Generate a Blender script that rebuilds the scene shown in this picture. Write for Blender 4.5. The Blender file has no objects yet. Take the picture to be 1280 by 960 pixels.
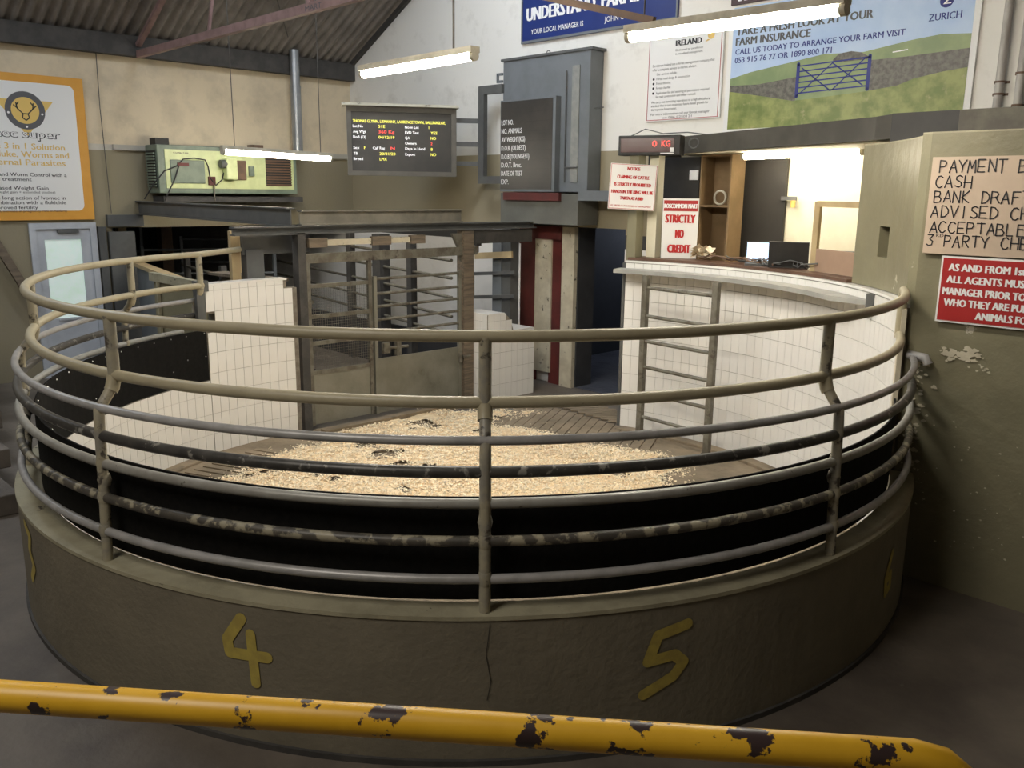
import bpy, bmesh, math, random
from mathutils import Vector, Matrix
random.seed(7)
S = bpy.context.scene
COL = S.collection
PI = math.pi
def rad(a): return math.radians(a)

# ------------------------------------------------------------------ camera
PITCH, ROLL, YAW = .2184, .0117, rad(46)
e1 = Vector((math.cos(YAW), math.sin(YAW), 0)); e2 = Vector((-math.sin(YAW), math.cos(YAW), 0))
up0 = e2 * math.sin(PITCH) + Vector((0, 0, math.cos(PITCH)))
fwd = e2 * math.cos(PITCH) - Vector((0, 0, math.sin(PITCH)))
rgt = e1 * math.cos(ROLL) + up0 * math.sin(ROLL); upv = -e1 * math.sin(ROLL) + up0 * math.cos(ROLL)
cd = bpy.data.cameras.new('camera'); cam = bpy.data.objects.new('camera', cd); COL.objects.link(cam)
M = Matrix((rgt, upv, -fwd)).transposed().to_4x4(); M.translation = Vector((12.708, -8.463, 2.55))
cam.matrix_world = M
cd.sensor_fit = 'HORIZONTAL'; cd.sensor_width = 36; cd.lens = 1080 / 1280 * 36; cd.clip_start = .05
S.camera = cam

# ------------------------------------------------------------------ world, daylight, exposure
S.view_settings.view_transform = 'Standard'; S.view_settings.look = 'None'
S.view_settings.gamma = 1; S.view_settings.use_curve_mapping = False
S.view_settings.exposure = 0.0
TUBE = 72.0
w = bpy.data.worlds.new('overcast_sky'); S.world = w; w.use_nodes = True
w.node_tree.nodes['Background'].inputs[0].default_value = (.9, .93, 1, 1)
w.node_tree.nodes['Background'].inputs[1].default_value = .8
def area(name, loc, target, size, power, color):
    l = bpy.data.lights.new(name, 'AREA'); l.shape = 'RECTANGLE'; l.size, l.size_y = size; l.energy = power; l.color = color
    o = bpy.data.objects.new(name, l); COL.objects.link(o); o.location = loc
    o.rotation_euler = (Vector(target) - Vector(loc)).to_track_quat('-Z', 'Y').to_euler(); return o
DAY = (.82, .9, 1)
area('roof_light_over_ring', (4.6, -3.0, 6.6), (3.2, -1.0, 2.5), (2.4, 1.2), 170, DAY)
area('roof_light_by_poster', (3.0, -7.6, 5.8), (2.2, -6.0, 0), (1.6, 1.6), 110, DAY)
area('roof_light_by_stand', (10.2, -10.4, 6.0), (8.4, -6.0, 0.3), (1.8, 2.4), 160, (1, .93, .82))
area('doorway_daylight', (4.4, 4.8, 2.2), (5.0, 1.5, 0), (1.2, 1.2), 40, (.72, .8, 1))

# ------------------------------------------------------------------ materials
MATS = {}
def mat(name, c1, c2=None, scale=6, lo=.4, hi=.6, rough=.6, metal=0, bump=0, bscale=40, c3=None, s3=20, t3=.6, emit=None, estr=0, rand=0, stretch=None, island=0, w3=.03):
    m = bpy.data.materials.new(name); m.use_nodes = True; nt = m.node_tree; N = nt.nodes; Lk = nt.links
    b = N['Principled BSDF']; b.inputs['Roughness'].default_value = rough; b.inputs['Metallic'].default_value = metal
    tc = N.new('ShaderNodeTexCoord'); co = tc.outputs['Object']
    if stretch:
        mp = N.new('ShaderNodeMapping'); mp.inputs['Scale'].default_value = stretch; Lk.new(co, mp.inputs[0]); co = mp.outputs[0]
    def noise(s, d=6):
        n = N.new('ShaderNodeTexNoise'); n.inputs['Scale'].default_value = s; n.inputs['Detail'].default_value = d; n.inputs['Roughness'].default_value = .6; Lk.new(co, n.inputs['Vector']); return n.outputs['Fac']
    def ramp(f, a, bb):
        r = N.new('ShaderNodeMapRange'); r.inputs['From Min'].default_value = a; r.inputs['From Max'].default_value = bb; Lk.new(f, r.inputs['Value']); return r.outputs[0]
    def mix(f, A, B, mode='MIX'):
        x = N.new('ShaderNodeMix'); x.data_type = 'RGBA'; x.blend_type = mode
        for k, v in ((0, f), (6, A), (7, B)):
            if hasattr(v, 'links'): Lk.new(v, x.inputs[k])
            else: x.inputs[k].default_value = v if k == 0 else (*v[:3], 1)
        return x.outputs[2]
    c = c1
    if c2: c = mix(ramp(noise(scale), lo, hi), c1, c2)
    if c3: c = mix(ramp(noise(s3, 8), t3, t3 + w3), c, c3)
    if rand or island:
        g = N.new('ShaderNodeNewGeometry') if island else N.new('ShaderNodeObjectInfo')
        o = g.outputs['Random Per Island'] if island else g.outputs['Random']
        r = N.new('ShaderNodeMapRange'); k = rand or island; r.inputs['To Min'].default_value = 1 - k; r.inputs['To Max'].default_value = 1 + k * .3; Lk.new(o, r.inputs['Value'])
        cc = N.new('ShaderNodeCombineColor')
        for i in range(3): Lk.new(r.outputs[0], cc.inputs[i])
        c = mix(1.0, c, cc.outputs[0], 'MULTIPLY')
    if hasattr(c, 'links'): Lk.new(c, b.inputs['Base Color'])
    else: b.inputs['Base Color'].default_value = (*c[:3], 1)
    if bump:
        bp = N.new('ShaderNodeBump'); bp.inputs['Strength'].default_value = bump; bp.inputs['Distance'].default_value = .01; Lk.new(noise(bscale), bp.inputs['Height']); Lk.new(bp.outputs[0], b.inputs['Normal'])
    if emit: b.inputs['Emission Color'].default_value = (*emit, 1); b.inputs['Emission Strength'].default_value = estr
    MATS[name] = m; return m
def zpaint(name, bands, rough=.7, bump=.3, dirt=(.25, .22, .17), dt=.62):
    """painted wall: paint colours change at given heights (real paint lines)"""
    m = mat(name, bands[0][1], bump=bump, rough=rough, bscale=30); nt = m.node_tree; N = nt.nodes; Lk = nt.links; b = N['Principled BSDF']
    tc = N.new('ShaderNodeTexCoord'); sx = N.new('ShaderNodeSeparateXYZ'); Lk.new(tc.outputs['Object'], sx.inputs[0])
    prev = None
    for z, c in bands:
        if prev is None: prev = (*c, 1); continue
        x = N.new('ShaderNodeMix'); x.data_type = 'RGBA'
        g = N.new('ShaderNodeMath'); g.operation = 'GREATER_THAN'; g.inputs[1].default_value = z; Lk.new(sx.outputs[2], g.inputs[0]); Lk.new(g.outputs[0], x.inputs[0])
        if isinstance(prev, tuple): x.inputs[6].default_value = prev
        else: Lk.new(prev, x.inputs[6])
        x.inputs[7].default_value = (*c, 1); prev = x.outputs[2]
    n = N.new('ShaderNodeTexNoise'); n.inputs['Scale'].default_value = 2.2; n.inputs['Detail'].default_value = 9; n.inputs['Roughness'].default_value = .65; Lk.new(tc.outputs['Object'], n.inputs['Vector'])
    r = N.new('ShaderNodeMapRange'); r.inputs['From Min'].default_value = dt - .2; r.inputs['From Max'].default_value = dt + .15; r.inputs['To Max'].default_value = .55; Lk.new(n.outputs['Fac'], r.inputs['Value'])
    x = N.new('ShaderNodeMix'); x.data_type = 'RGBA'; Lk.new(r.outputs[0], x.inputs[0]); Lk.new(prev, x.inputs[6]); x.inputs[7].default_value = (*dirt, 1)
    Lk.new(x.outputs[2], b.inputs['Base Color']); return m

KH = (.33, .30, .20)          # khaki paint
M_ring = mat('khaki_concrete', (.215, .19, .14), (.175, .155, .115), 3, .35, .7, .7, bump=.5, bscale=25)
M_cap = mat('worn_khaki_cap', (.40, .37, .26), (.30, .275, .19), 5, .4, .65, .7, bump=.4, c3=(.07, .06, .05), s3=9, t3=.66)
M_floor = mat('wet_grey_concrete', (.17, .145, .12), (.095, .08, .068), 1.6, .35, .65, .55, bump=.35, bscale=18, c3=(.2, .18, .155), s3=14, t3=.67, w3=.1)
M_rfloor = mat('dirty_ring_concrete', (.30, .235, .16), (.17, .135, .09), 2.3, .35, .65, .7, bump=.5, bscale=22, c3=(.09, .07, .05), s3=5, t3=.6, w3=.15)
M_tile = mat('white_glazed_tile', (.88, .865, .83), (.85, .835, .80), 3, .4, .7, .22, rand=.03)
M_grout = mat('grey_grout', (.30, .27, .22), (.21, .18, .14), 12, rough=.9)
M_belt = mat('black_rubber', (.006, .006, .006), (.010, .0095, .009), 30, rough=.85)
M_belt.node_tree.nodes['Principled BSDF'].inputs['Specular IOR Level'].default_value = .15
M_bolt = mat('bright_bolt', (.7, .7, .68), rough=.35, metal=.6)
M_krail = mat('khaki_painted_pipe', (.40, .355, .245), (.34, .30, .205), 7, .4, .7, .42, c3=(.16, .13, .10), s3=30, t3=.70, bump=.15)
M_grail = mat('galvanised_pipe', (.42, .41, .41), (.33, .325, .32), 9, .4, .6, .38, metal=.15, bump=.1)
M_drail = mat('dark_worn_pipe', (.04, .038, .036), (.07, .066, .06), 9, .4, .6, .4, c3=(.27, .26, .235), s3=16, t3=.57, metal=.1, w3=.06)
M_mrail = mat('chipped_khaki_pipe', (.06, .055, .048), (.09, .08, .065), 9, .4, .6, .45, c3=(.33, .30, .22), s3=13, t3=.50, w3=.06)
M_grail2 = mat('worn_grey_pipe', (.34, .335, .31), (.27, .26, .235), 6, .4, .6, .4, c3=(.12, .11, .09), s3=22, t3=.66, metal=.15)
M_post = mat('worn_khaki_post', (.36, .325, .235), (.27, .255, .215), 8, .45, .6, .45, c3=(.07, .06, .05), s3=12, t3=.57, w3=.06, bump=.2)
M_yellow = mat('chipped_yellow_paint', (.72, .40, .02), (.80, .46, .03), 5, rough=.38, c3=(.045, .028, .028), s3=9, t3=.57, w3=.012)
M_ynum = mat('yellow_brush_paint', (.50, .40, .09), (.40, .31, .08), 14, rough=.6)
M_wa = zpaint('wall_paint_cream_over_olive', [(0, (.27, .235, .155)), (3.05, (.55, .52, .46)), (3.13, (.66, .56, .40))], dt=.66)
M_wb = zpaint('wall_paint_white_over_olive', [(0, (.78, .76, .73)), (1.88, (.06, .06, .06)), (2.05, (.34, .295, .20)), (3.06, (.80, .78, .73))], dt=.74)
M_pay = mat('olive_wall_paint', (.245, .225, .145), (.20, .185, .12), 3, .35, .7, .42, bump=.5, bscale=14, c3=(.55, .51, .42), s3=2.6, t3=.66, w3=.012)
M_roof = mat('grimy_fibre_cement', (.30, .27, .245), (.20, .18, .165), 3, .35, .65, .85, bump=.3)
M_timber_dk = mat('dark_grimy_timber', (.05, .048, .046), (.075, .07, .065), 5, rough=.8, bump=.4)
M_pink = mat('pinkish_red_oxide_steel', (.33, .21, .20), (.25, .16, .15), 6, rough=.6)
M_steel = mat('grey_painted_steel', (.115, .118, .115), (.09, .092, .092), 4, rough=.5)
M_steel2 = mat('blue_grey_painted_steel', (.17, .185, .20), (.145, .16, .17), 3, rough=.5)
M_rust = mat('muddy_galvanised_steel', (.20, .19, .155), (.12, .105, .08), 8, .4, .6, .6, metal=.2, c3=(.06, .045, .035), s3=9, t3=.6, w3=.1)
M_sheet = mat('muddy_sheet_metal', (.27, .26, .215), (.19, .18, .14), 3, .35, .7, .5, metal=.25, bump=.3, c3=(.12, .10, .07), s3=3, t3=.62, w3=.2)
M_wood = mat('weathered_wood', (.20, .155, .11), (.12, .095, .07), 3, rough=.8, stretch=(12, 1, 12), bump=.3)
M_lwood = mat('pale_timber', (.52, .40, .22), (.44, .33, .18), 4, rough=.7)
M_sill = mat('brown_varnished_wood', (.13, .07, .045), (.09, .05, .035), 5, rough=.45)
M_white = mat('white_gloss_board', (.80, .80, .80), (.75, .75, .76), 3, rough=.35)
M_cream = mat('cream_paint', (.80, .76, .60), (.74, .69, .53), 3, rough=.6)
M_creamd = mat('stained_cream_render', (.62, .57, .44), (.5, .45, .34), 4, rough=.8, c3=(.1, .085, .065), s3=11, t3=.61, w3=.06)
M_black = mat('matt_black_board', (.02, .019, .018), (.028, .026, .024), 5, rough=.6)
M_dkpanel = mat('dark_brown_board', (.028, .025, .021), (.022, .02, .017), 4, rough=.6)
M_red = mat('dark_red_paint', (.13, .025, .022), (.09, .02, .018), 4, rough=.6)
M_alu = mat('aluminium', (.62, .63, .64), (.55, .56, .57), 6, rough=.35, metal=.7)
M_zinc = mat('zinc_flue', (.42, .44, .46), (.33, .35, .37), 5, rough=.35, metal=.8)
M_tube = mat('lit_tube_diffuser', (1, .95, .8), emit=(1, .93, .80), estr=TUBE * 1.85)
M_tubed = mat('lit_tube_diffuser_dimmer', (1, .95, .8), emit=(1, .90, .72), estr=TUBE * .75)
M_fit = mat('dusty_white_batten', (.6, .56, .45), (.45, .41, .32), 6, rough=.6)
M_chain = mat('dull_chain', (.12, .11, .10), rough=.6, metal=.5)
M_pipe = mat('grey_plastic_pipe', (.5, .48, .45), (.33, .30, .28), 4, rough=.5, stretch=(3, 3, .6))
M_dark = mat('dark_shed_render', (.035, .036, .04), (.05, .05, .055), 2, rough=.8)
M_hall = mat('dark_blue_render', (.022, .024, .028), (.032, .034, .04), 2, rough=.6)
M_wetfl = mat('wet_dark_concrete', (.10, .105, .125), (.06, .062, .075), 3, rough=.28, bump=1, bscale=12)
M_chip = mat('wood_shavings', (1.0, .88, .66), (.95, .78, .54), 8, rough=.85, island=.30, c3=(.62, .36, .17), s3=9, t3=.63, w3=.08)
M_bed = mat('packed_wood_shavings', (.95, .78, .52), (.80, .60, .36), 9, .4, .62, .9, bump=1, bscale=60, c3=(.38, .29, .19), s3=13, t3=.66, w3=.06)
M_signw = mat('white_sign_board', (.80, .80, .79), rough=.45)
M_signb = mat('blue_sign_board', (.018, .035, .17), (.02, .04, .19), 3, rough=.4)
M_letw = mat('white_lettering', (.85, .85, .85), rough=.5)
M_letk = mat('black_lettering', (.03, .03, .035), rough=.5)
M_letg = mat('grey_lettering', (.10, .10, .11), rough=.5)
M_letblue = mat('blue_lettering', (.02, .03, .22), rough=.5)
M_letred = mat('red_lettering', (.48, .02, .02), rough=.5)
M_signred = mat('red_sign_print', (.40, .025, .025), rough=.4)
M_gold = mat('orange_sign_print', (.72, .36, .06), (.68, .33, .05), 3, rough=.35)
M_goldl = mat('pale_gold_print', (.75, .52, .15), rough=.4)
M_payboard = mat('pinkish_cream_board', (.56, .44, .335), (.51, .405, .31), 3, rough=.6)
M_heat = mat('pale_green_enamel', (.66, .72, .38), (.58, .64, .33), 6, rough=.4, c3=(.3, .28, .15), s3=20, t3=.69)
M_heatd = mat('grey_green_enamel', (.20, .25, .19), (.15, .19, .15), 5, rough=.45)
M_brown = mat('rusty_brown_metal', (.17, .10, .06), (.12, .075, .05), 6, rough=.6)
M_lcd = mat('dark_display_glass', (.04, .038, .036), (.055, .05, .045), 3, rough=.35)
M_edy = mat('lit_yellow_text', (.6, .6, .1), emit=(1, .95, .15), estr=1.2)
M_edw = mat('lit_white_text', (.7, .7, .7), emit=(1, 1, 1), estr=1.0)
M_edr = mat('lit_red_text', (.6, .1, .1), emit=(1, .06, .04), estr=1.4)
M_scr = mat('lit_laptop_screen', (.5, .6, .8), emit=(.55, .72, 1), estr=1.0)
M_dglass = mat('glowing_door_glass', (.60, .72, .60), (.75, .84, .80), 2.5, .35, .6, .3, emit=(.62, .78, .74), estr=.35)  # faint glow put into the pane to brighten it, no lamp here
M_dframe = mat('white_door_paint', (.52, .55, .60), (.45, .48, .53), 4, rough=.45)
M_tread = mat('dusty_brown_concrete', (.15, .13, .11), (.10, .087, .075), 2.5, rough=.8, bump=.4)
M_skyl = mat('translucent_rooflight', (.8, .85, .9), emit=(.85, .93, 1), estr=4)

# ------------------------------------------------------------------ mesh helpers
class MB:
    def __init__(s): s.v = []; s.f = []; s.sm = []; s.st = []; s.cap = False
    def add(s, vs, fs, smooth=False):
        if not s.cap: s.st.append((len(s.v), len(s.f)))
        n = len(s.v); s.v += [tuple(p) for p in vs]; s.f += [tuple(i + n for i in f) for f in fs]; s.sm += [smooth] * len(fs); return s
    def box(s, x0, x1, y0, y1, z0, z1):
        v = [(x, y, z) for x in (x0, x1) for y in (y0, y1) for z in (z0, z1)]
        return s.add(v, [(0, 1, 3, 2), (4, 6, 7, 5), (0, 4, 5, 1), (2, 3, 7, 6), (0, 2, 6, 4), (1, 5, 7, 3)])
    def bar(s, a, b, w, h, up=(0, 0, 1)):
        a = Vector(a); b = Vector(b); d = (b - a).normalized(); u = Vector(up)
        if abs(d.dot(u)) > .98: u = Vector((1, 0, 0))
        sx = d.cross(u).normalized() * w / 2; sz = d.cross(sx).normalized() * h / 2
        v = [p + i * sx + j * sz for p in (a, b) for i, j in ((-1, -1), (1, -1), (1, 1), (-1, 1))]
        return s.add(v, [(0, 3, 2, 1), (4, 5, 6, 7), (0, 1, 5, 4), (1, 2, 6, 5), (2, 3, 7, 6), (3, 0, 4, 7)])
    def tube(s, pts, r, seg=12, caps=True):
        pts = [Vector(p) for p in pts]; n = len(pts); vs = []; fr = None
        rr = r if isinstance(r, (list, tuple)) else [r] * n
        for i, p in enumerate(pts):
            d = (pts[min(i + 1, n - 1)] - pts[max(i - 1, 0)]).normalized()
            if fr is None:
                u = Vector((0, 0, 1)) if abs(d.z) < .9 else Vector((1, 0, 0)); fr = d.cross(u).normalized()
            fr = (fr - d * fr.dot(d)).normalized(); g = d.cross(fr)
            for k in range(seg):
                a = 2 * PI * k / seg; vs.append(p + (fr * math.cos(a) + g * math.sin(a)) * rr[i])
        fs = [(i * seg + k, i * seg + (k + 1) % seg, (i + 1) * seg + (k + 1) % seg, (i + 1) * seg + k) for i in range(n - 1) for k in range(seg)]
        s.add(vs, fs, True)
        if caps: s.cap = True; s.add(vs, []); s.cap = False; m = len(s.v) - len(vs); s.f += [tuple(m + k for k in range(seg))[::-1], tuple(m + (n - 1) * seg + k for k in range(seg))]; s.sm += [False, False]
        return s
    def prism(s, poly, axis, a, b):
        """poly: 2D points; extruded along axis x/y/z from a to b"""
        f = {'x': lambda p, t: (t, p[0], p[1]), 'y': lambda p, t: (p[0], t, p[1]), 'z': lambda p, t: (p[0], p[1], t)}[axis]
        n = len(poly); v = [f(p, a) for p in poly] + [f(p, b) for p in poly]
        return s.add(v, [tuple(range(n))[::-1], tuple(range(n, 2 * n))] + [(i, (i + 1) % n, n + (i + 1) % n, n + i) for i in range(n)])
    def sector(s, r0, r1, a0, a1, z0, z1, step=2.5, cx=0, cy=0):
        n = max(2, int(abs(a1 - a0) / step) + 1); v = []
        for i in range(n + 1):
            a = rad(a0 + (a1 - a0) * i / n); c, q = math.cos(a), math.sin(a)
            v += [(cx + r0 * c, cy + r0 * q, z0), (cx + r1 * c, cy + r1 * q, z0), (cx + r1 * c, cy + r1 * q, z1), (cx + r0 * c, cy + r0 * q, z1)]
        f = []
        for i in range(n):
            k = 4 * i
            for j in range(4): f.append((k + j, k + (j + 1) % 4, k + 4 + (j + 1) % 4, k + 4 + j))
        f += [(0, 3, 2, 1), (4 * n, 4 * n + 1, 4 * n + 2, 4 * n + 3)]
        return s.add(v, f)
    def quad(s, a, b, c, d): return s.add([a, b, c, d], [(0, 1, 2, 3)])
    def ngon(s, pts): return s.add(pts, [tuple(range(len(pts)))])
    def disc(s, c, r, n=24, y=0):   # facing -Y
        return s.ngon([(c[0] + r * math.cos(2 * PI * k / n), y, c[1] + r * math.sin(2 * PI * k / n)) for k in range(n)])
    def build(s, name, m, parent=None, bevel=0, fix=True):
        me = bpy.data.meshes.new(name); me.from_pydata(s.v, [], s.f); me.update()
        me.polygons.foreach_set('use_smooth', s.sm)
        if fix:
            bm = bmesh.new(); bm.from_mesh(me); bmesh.ops.recalc_face_normals(bm, faces=bm.faces); bm.to_mesh(me); bm.free()
        if m: me.materials.append(m)
        o = bpy.data.objects.new(name, me); COL.objects.link(o); o.parent = parent
        if bevel:
            b = o.modifiers.new('bevel', 'BEVEL'); b.width = bevel; b.segments = 2; b.limit_method = 'ANGLE'
        return o
def each(mb, name, m, parent, bevel=0, lab=None):
    st = mb.st + [(len(mb.v), len(mb.f))]; out = []
    for (a, fa), (b, fb) in zip(st, st[1:]):
        q = MB(); q.v = mb.v[a:b]; q.f = [tuple(i - a for i in f) for f in mb.f[fa:fb]]; q.sm = mb.sm[fa:fb]; o = q.build(name, m, parent, bevel)
        if lab: o['label'] = lab
        out.append(o)
    return out
def tag(o, label, cat, group=None, kind=None):
    if label: o['label'] = label
    if cat: o['category'] = cat
    if group: o['group'] = group
    if kind: o['kind'] = kind
    return o
def thing(name, label, cat, loc=(0, 0, 0), rz=0, group=None, ry=0):
    o = bpy.data.objects.new(name, None); COL.objects.link(o); o.location = loc; o.rotation_euler = (0, ry, rz); o.empty_display_size = .1
    return tag(o, label, cat, group)
def struct(o, label=None, cat=None): o['kind'] = 'structure'; tag(o, label, cat); return o
def child(o, name, mesh_obj, loc=(0, 0, 0), rot=(0, 0, 0)):
    c = mesh_obj.copy(); c.name = name; COL.objects.link(c); c.parent = o; c.location = loc; c.rotation_euler = rot; return c
def text(lines, m, parent, name='lettering', y=0):
    """lines: (string, x, z, cap height, width or None, align l/c/r, boldness); flat print facing -Y"""
    V = []; F = []
    for t in lines:
        s, x, z, h, wd, al, bold = (list(t) + [None, 'l', 0])[:7] if len(t) < 7 else t
        cu = bpy.data.curves.new('lettering', 'FONT'); cu.body = s; cu.size = 1; cu.resolution_u = 2; cu.offset = 0
        ob = bpy.data.objects.new('lettering', cu); me = bpy.data.meshes.new_from_object(ob)
        if len(me.vertices) == 0: continue
        vs = [v.co.copy() for v in me.vertices]; x0 = min(v.x for v in vs); x1 = max(v.x for v in vs)
        sc = h / .69; sx = sc if not wd else wd / (x1 - x0); tot = (x1 - x0) * sx
        ox = x - (0 if al == 'l' else tot / 2 if al == 'c' else tot)
        for k, dx in enumerate((0, -bold * sc * 1.8, bold * sc * 1.8, -bold * sc * .9, bold * sc * .9) if bold > .024 else (0, -bold * sc, bold * sc) if bold else (0,)):
            n = len(V); V += [(ox + dx + (v.x - x0) * sx, y - .0001 * k, z + v.y * sc) for v in vs]; F += [tuple(i + n for i in p.vertices) for p in me.polygons]
        bpy.data.objects.remove(ob); bpy.data.curves.remove(cu); bpy.data.meshes.remove(me)
    me = bpy.data.meshes.new(name); me.from_pydata(V, [], F); me.update(); me.materials.append(m)
    o = bpy.data.objects.new(name, me); COL.objects.link(o); o.parent = parent; return o
def strokes(mb, path, w, f):
    """flat ribbon along a 2D path, mapped to 3D by f"""
    P = [Vector(p) for p in path]
    for a, b in zip(P, P[1:]):
        d = (b - a).normalized(); n = Vector((-d.y, d.x)) * w / 2
        k = max(1, int((b - a).length / .05))
        for i in range(k):
            p = a + (b - a) * i / k; q = a + (b - a) * (i + 1) / k
            mb.add([f(*(p - n)), f(*(q - n)), f(*(q + n)), f(*(p + n))], [(0, 1, 2, 3)])
    for p in P: mb.add([f(p.x + w / 2 * math.cos(t * PI / 6), p.y + w / 2 * math.sin(t * PI / 6)) for t in range(12)], [tuple(range(12))])

CX, CY = 7.72, -4.056
def R(r, a, z=0): return (CX + r * math.cos(rad(a)), CY + r * math.sin(rad(a)), z)
def arc(r, a0, a1, z, step=3):
    n = max(2, int(abs(a1 - a0) / step)); return [R(r, a0 + (a1 - a0) * i / n, z) for i in range(n + 1)]

# ------------------------------------------------------------------ the setting
struct(MB().box(-8, 17, -16, 7, -.2, 0).build('floor', M_floor))
# wall_left (plane X=0): solid to the left of the door, beam over the pens opening
wl = MB().box(-.25, 0, -16, -5.06, 0, 4.5).box(-.25, 0, -5.06, -4.22, 2.08, 4.5).box(-.25, 0, -4.22, -4.0, 0, 4.5).box(-.25, 0, -4.0, 0, 2.0, 4.5)
struct(wl.build('wall_left', M_wa))
# wall_back (plane Y=0)
wb = MB()
wb.box(-8, 4.98, 0, .3, 0, 4.5)
wb.box(5.14, 5.92, 0, .3, 2.12, 4.5).box(4.98, 5.14, 0, .3, 0, 4.5).box(5.92, 17, 0, .3, 0, 4.5)
wb.prism([(0, 4.5), (17, 4.5), (8, 8.62), (0, 4.54)], 'y', 0, .3)
struct(wb.build('wall_back', M_wb))
struct(MB().box(17, 17.2, -16, 7, 0, 4.6).build('wall_right', M_wa))
struct(MB().box(-.25, 17, -16.2, -16, 0, 8.8).build('wall_front', M_wa))
# roof: corrugated sheets falling from the ridge to both eaves
def roofz(x): return 4.55 + .51 * min(x, 16 - x) if x <= 8 else 4.55 + .51 * (16.6 - x)
rf = MB(); n = 900
for (xa, xb) in ((-.3, 8), (8, 17.2)):
    vs = []
    for i in range(n + 1):
        y = -16.1 + 16.4 * i / n; dz = .028 * math.sin(2 * PI * y / .146)
        vs += [(xa, y, roofz(xa) + dz), (xb, y, roofz(xb) + dz)]
    rf.add(vs, [(2 * i, 2 * i + 1, 2 * i + 3, 2 * i + 2) for i in range(n)], True)
struct(rf.build('ceiling', M_roof, fix=False))
struct(MB().box(0.0, .16, -16, 0, 4.30, 4.56).build('trim_1', M_timber_dk))
# purlins
for i, x in enumerate((2.3, 3.9, 5.3, 6.7, 7.6)):
    struct(MB().box(x - .04, x + .04, -16, 0, roofz(x) - .16, roofz(x) - .035).build('trim_%d' % (i + 2), M_timber_dk))
struct(MB().bar((0, -.03, roofz(0) - .02), (8, -.03, roofz(8) - .02), .06, .12).build('trim_7', M_timber_dk))
# translucent sheet in the roof
struct(MB().box(2.2, 4.0, -8.6, -6.5, -.02, .02).build('window_1', M_skyl))
bpy.data.objects['window_1'].rotation_euler = (0, -math.atan(.51), 0); bpy.data.objects['window_1'].location = (-.05, 0, roofz(0) - .12)

# ------------------------------------------------------------------ annex behind wall_left
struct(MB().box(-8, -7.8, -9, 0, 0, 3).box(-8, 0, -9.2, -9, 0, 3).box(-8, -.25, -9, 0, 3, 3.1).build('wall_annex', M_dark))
# passage behind wall_back
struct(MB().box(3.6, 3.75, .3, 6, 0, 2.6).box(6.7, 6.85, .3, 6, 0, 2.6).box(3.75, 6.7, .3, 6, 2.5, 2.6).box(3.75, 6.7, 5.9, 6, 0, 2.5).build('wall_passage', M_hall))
struct(MB().box(5.14, 5.16, .002, .32, 0, 2.12).build('trim_9', M_dark))
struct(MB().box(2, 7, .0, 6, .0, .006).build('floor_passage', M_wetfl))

# ------------------------------------------------------------------ ring wall with tiles
def tile_proto(w_, h_):
    g = .0018; t = .006; a, b = w_ / 2 - g, h_ / 2 - g
    return MB().box(-a, a, -t, 0, -b, b).build('tile', M_tile)
TW, TH = .1, .2
DA = math.degrees(TW / 3.04)
proto = tile_proto(TW, TH)
BUDGET = {}
def lay_tiles(parent, a0, a1, z0, z1, r=3.036, keep=lambda a, z: True, maxn=300, cap=None):
    """tiles on the inside of the ring: faces look at the ring centre"""
    n = int(abs(a1 - a0) / DA); m = int(round((z1 - z0) / TH + .35)); L = []
    for j in range(m):
        zc = z0 + TH * (j + .5); h = TH
        for i in range(n + 1):
            a = a0 + DA * (i + .5) * (1 if a1 > a0 else -1)
            if (a1 - a) * (1 if a1 > a0 else -1) < DA * .3: continue
            top = min(zc + TH / 2, cap(a) if cap else z1)
            if top - (zc - TH / 2) < .03: continue
            if keep(a, zc): L.append((a, zc - TH / 2, top))
    done = 0; rest = MB()
    for (a, zb, zt) in L:
        sc = (zt - zb) / TH
        if done < maxn:
            c = proto.copy(); COL.objects.link(c); c.name = 'tile'; c.parent = parent; c.location = R(r, a, (zb + zt) / 2)
            # mesh front is -Y; inward direction = towards centre
            c.rotation_euler = (0, 0, rad(a) - PI / 2); c.scale = (1, 1, sc); done += 1
        else:
            g = .0022
            p = R(r - .006, a); d = (-math.sin(rad(a)), math.cos(rad(a))); hw = TW / 2 - g
            q = [(p[0] + s_ * hw * d[0], p[1] + s_ * hw * d[1], z_) for s_, z_ in ((-1, zb + g), (1, zb + g), (1, zt - g), (-1, zt - g))]
            q2 = [(x + .006 * math.cos(rad(a)), y + .006 * math.sin(rad(a)), z_) for x, y, z_ in q]
            rest.add(q + q2, [(0, 1, 2, 3), (0, 4, 5, 1), (1, 5, 6, 2), (2, 6, 7, 3), (3, 7, 4, 0)])
    if rest.v:
        o = rest.build('tile_field', M_tile, parent); o['kind'] = 'stuff'

ring = thing('ring_wall', 'low circular khaki concrete wall carrying the pipe railings around the sale ring', 'wall')
MB().sector(3.045, 3.185, -164, 26, 0, .718, cx=CX, cy=CY).build('wall_body', M_ring, ring)
MB().sector(3.045, 3.192, -164, 26, .718, .738, cx=CX, cy=CY).build('capping', M_cap, ring)
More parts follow.
